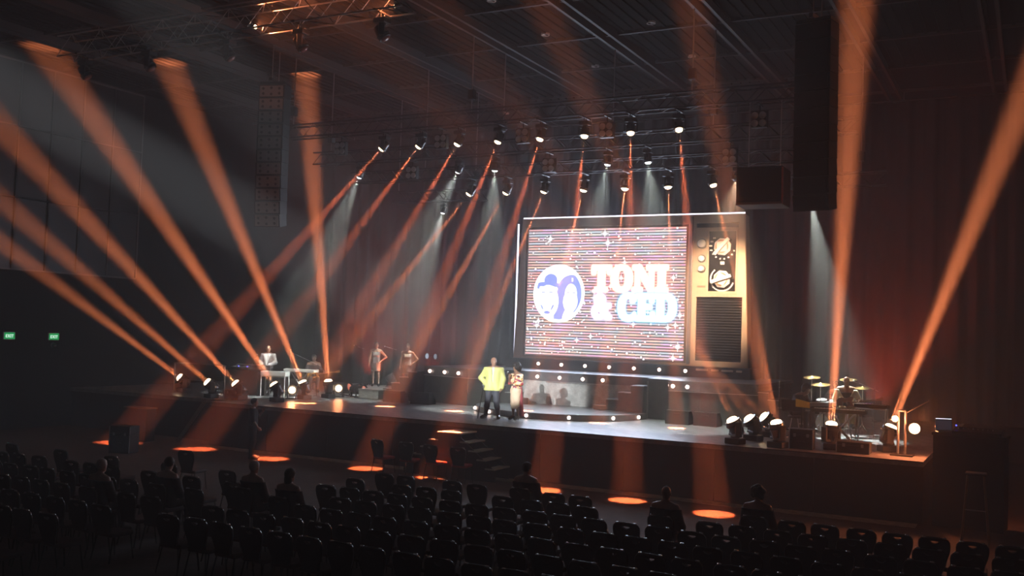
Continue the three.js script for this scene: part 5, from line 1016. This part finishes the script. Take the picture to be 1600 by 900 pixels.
// what the camera can see of the seating floor
camera.updateMatrixWorld(); camera.updateProjectionMatrix();
const seen = (x, y, z) => { const p = V(x, y, z).project(camera); return p.z < 1 && Math.abs(p.x) < 1.03 && p.y > -1.06 && p.y < 1; };
const SITTERS = [[1.38, 10.1], [0.22, 9.75], [4.28, 6.4], [7.55, 7.5], [8.9, 6.5], [-1.3, 10.4], [-1.95, 11.4]];
let black0 = null, total = 0;
function blackChair(label, x, z, turn, group) {
  if (!black0) { black0 = chairModel('dining_chair', label, M(0.03, 0.012, 0.012, 0.75), [x, 0, z], turn); black0.userData.group = group; } else { const c = copyOf(black0, label, [x, 0, z], turn); c.userData.group = group; }
  total++;
}
const rowsBlock = (name, x0, n, step, z0, rows, pitch, skip = () => false) => {
  for (let r = 0; r < rows; r++) for (let k = 0; k < n; k++) {
    const x = x0 + k * step + rr(-0.02, 0.02), z = z0 + r * pitch + rr(-0.03, 0.03), a = rr(-0.06, 0.06);
    if (skip(r, k) || SITTERS.some(([sx, sz]) => Math.abs(sx - x) < 0.5 && Math.abs(sz - z) < 0.8) || !(seen(x, 0.9, z) || seen(x, 0.6, z))) continue;
    blackChair(`black chair in the ${name} seating block, ${ORD[r + 1]} row, ${ORD[k + 1]} from its left end`, x, z, a, `chairs of the ${name} block`);
  }
};
rowsBlock('right', 1.15, 22, 0.56, 6.55, 7, 0.98, (r, k) => (r === 0 && [2, 9, 12].includes(k)) || (r < 2 && k === 5) || (k === 10 && r < 2) || (r === 1 && k === 1));
rowsBlock('left', -8.9, 16, 0.57, 8.35, 8, 1.02, (r, k) => (r === 0 && k % 3 !== 1) || (r === 1 && k % 4 === 2));
blackChair('single black chair standing left of the front rows', -4.5, 6.6, 0.1, 'chairs of the left block');
// ---- people among the seats
function seated(label, x, z, o = {}) {
  blackChair('black chair under the ' + label.split(/,| in the front| low| near| at far| right of/)[0], x, z, o.turn ?? 0, 'occupied chairs');
  const j = { ...sitFrom(0.5), elL: [0.27, 0.72, 0.08], elR: [-0.27, 0.72, 0.08], wrL: [0.14, 0.62, 0.3], wrR: [-0.14, 0.62, 0.3] };
  person(label, [x, 0, z], Math.PI + (o.turn ?? 0), { pose: j, skin: o.skin ?? SKIN.d, cell: 0.03, fromBehind: true, hair: o.hair, hairMat: o.hairMat, yaw: o.yaw ?? 0, bulk: o.bulk ?? 1.05, group: 'people seated in the rows', clothes: [{ name: 'trousers', bones: ['belly', 'thighL', 'thighR', 'calfL', 'calfR'], grow: 0.02, min: 0.06, max: 0.62, mat: trouserDark }, { name: 'shirt', bones: ['chest', 'belly', 'shoulders', 'armL', 'armR', 'foreL', 'foreR'], grow: 0.026, min: 0.45, max: 1.04, neck: 0.055, mat: o.shirt ?? M(0.03, 0.03, 0.035, 0.8), fold: 0.004 }, { name: 'shoe', bones: ['footL'], grow: 0.012, max: 0.2, mat: MAT.black }, { name: 'shoe', bones: ['footR'], grow: 0.012, max: 0.2, mat: MAT.black }] });
}
const darkHair = M(0.015, 0.012, 0.01, 0.7), greyHair = M(0.4, 0.38, 0.36, 0.7);
const longHair = join([capHair(0.016, 0.04, -0.02), ball(0.075, 0, -0.06, -0.06, 1.1, 1.6, 0.7)]);
seated('seated onlooker with dark hair, right one of two before the bare floor', 1.38, 10.1, { hair: longHair, hairMat: darkHair });
seated('seated onlooker with grey hair, left one of two before the bare floor', 0.22, 9.75, { hair: capHair(), hairMat: greyHair });
seated('seated onlooker in black in the front row, below the singers', 4.28, 6.4, { hair: capHair(), hairMat: darkHair, bulk: 1.2, yaw: -0.5 });
seated('bald seated onlooker low in the rows right of the middle', 7.55, 7.5, { });
seated('seated onlooker with round dark hair right of the floor gap', 8.9, 6.5, { hair: curlHair(60, 0.012, 5, -0.05), hairMat: darkHair });
seated('seated onlooker with short dark hair near the left frame side', -1.3, 10.4, { hair: capHair(), hairMat: darkHair, yaw: 0.3 });
seated('seated onlooker in a pale cap-like hairstyle at far left', -1.95, 11.4, { hair: capHair(), hairMat: greyHair });
{ // small black and white striped cloths hung over chair backs
  const n = 64, d = new Uint8Array(n * n * 4); for (let y = 0; y < n; y++) for (let x = 0; x < n; x++) { const v = (x >> 4) % 2 ? 235 : 12; d.set([v, v, v, 255], (y * n + x) * 4); }
  const tx = new THREE.DataTexture(d, n, n); tx.wrapS = tx.wrapT = THREE.RepeatWrapping; tx.colorSpace = THREE.SRGBColorSpace; tx.needsUpdate = true; tx.magFilter = THREE.LinearFilter;
  const m = new THREE.MeshPhysicalMaterial({ map: tx, roughness: 0.8 });
  for (const [px, pz, w, lab] of [[7.0, 11.2, 0.17, 'larger one left'], [8.15, 10.6, 0.1, 'smaller one right']]) {
    let best = null; for (const o of scene.children) if (o.name.startsWith('dining_chair') && (!best || o.position.distanceTo(V(px, 0, pz)) < best.position.distanceTo(V(px, 0, pz)))) best = o;
    const t = thing('striped_cloth', 'small black and white striped cloth hung over a chair back, ' + lab, 'cloth', best.position.toArray(), best.rotation.y);
    part(t, 'cloth', rbx(w, 0.16, 0.012, 0.005, 0, 0.84, 0.19, 0, 0.16), m);
  }
}
{ // stagehand standing before the stage
  const j = { ...STAND, elL: [0.3, 1.2, 0.1], wrL: [0.22, 1.38, 0.24], elR: [-0.27, 1.16, 0.02], wrR: [-0.22, 0.95, 0.16] };
  person('person in black standing on the floor before the stage, arm raised', [-7.2, 0, 1.6], 2.2, { pose: j, skin: SKIN.d, cell: 0.024, fromBehind: true, hair: capHair(), bulk: 1.05, height: 1.0, handL: { dir: [0, 1, 0.3], curl: 0.6 }, clothes: [{ name: 'trousers', bones: ['belly', 'thighL', 'thighR', 'calfL', 'calfR'], grow: 0.022, min: 0.06, max: 1.02, mat: M(0.012, 0.012, 0.013, 0.9) }, { name: 'shirt', bones: ['chest', 'belly', 'shoulders', 'armL', 'armR'], grow: 0.024, min: 0.86, max: 1.5, neck: 0.055, mat: M(0.012, 0.012, 0.013, 0.9), fold: 0.004 }, { name: 'shoe', bones: ['footL'], grow: 0.014, max: 0.12, mat: MAT.black }, { name: 'shoe', bones: ['footR'], grow: 0.014, max: 0.12, mat: MAT.black }] });
}
{ // dark cart that hides part of the leftmost pool
  equipCase('black case on the floor in front of the leftmost light pool', [-10.95, 0, 3.0], 0.25, 0.68, 0.8, 0.5);
}
renderer.render(scene, camera);
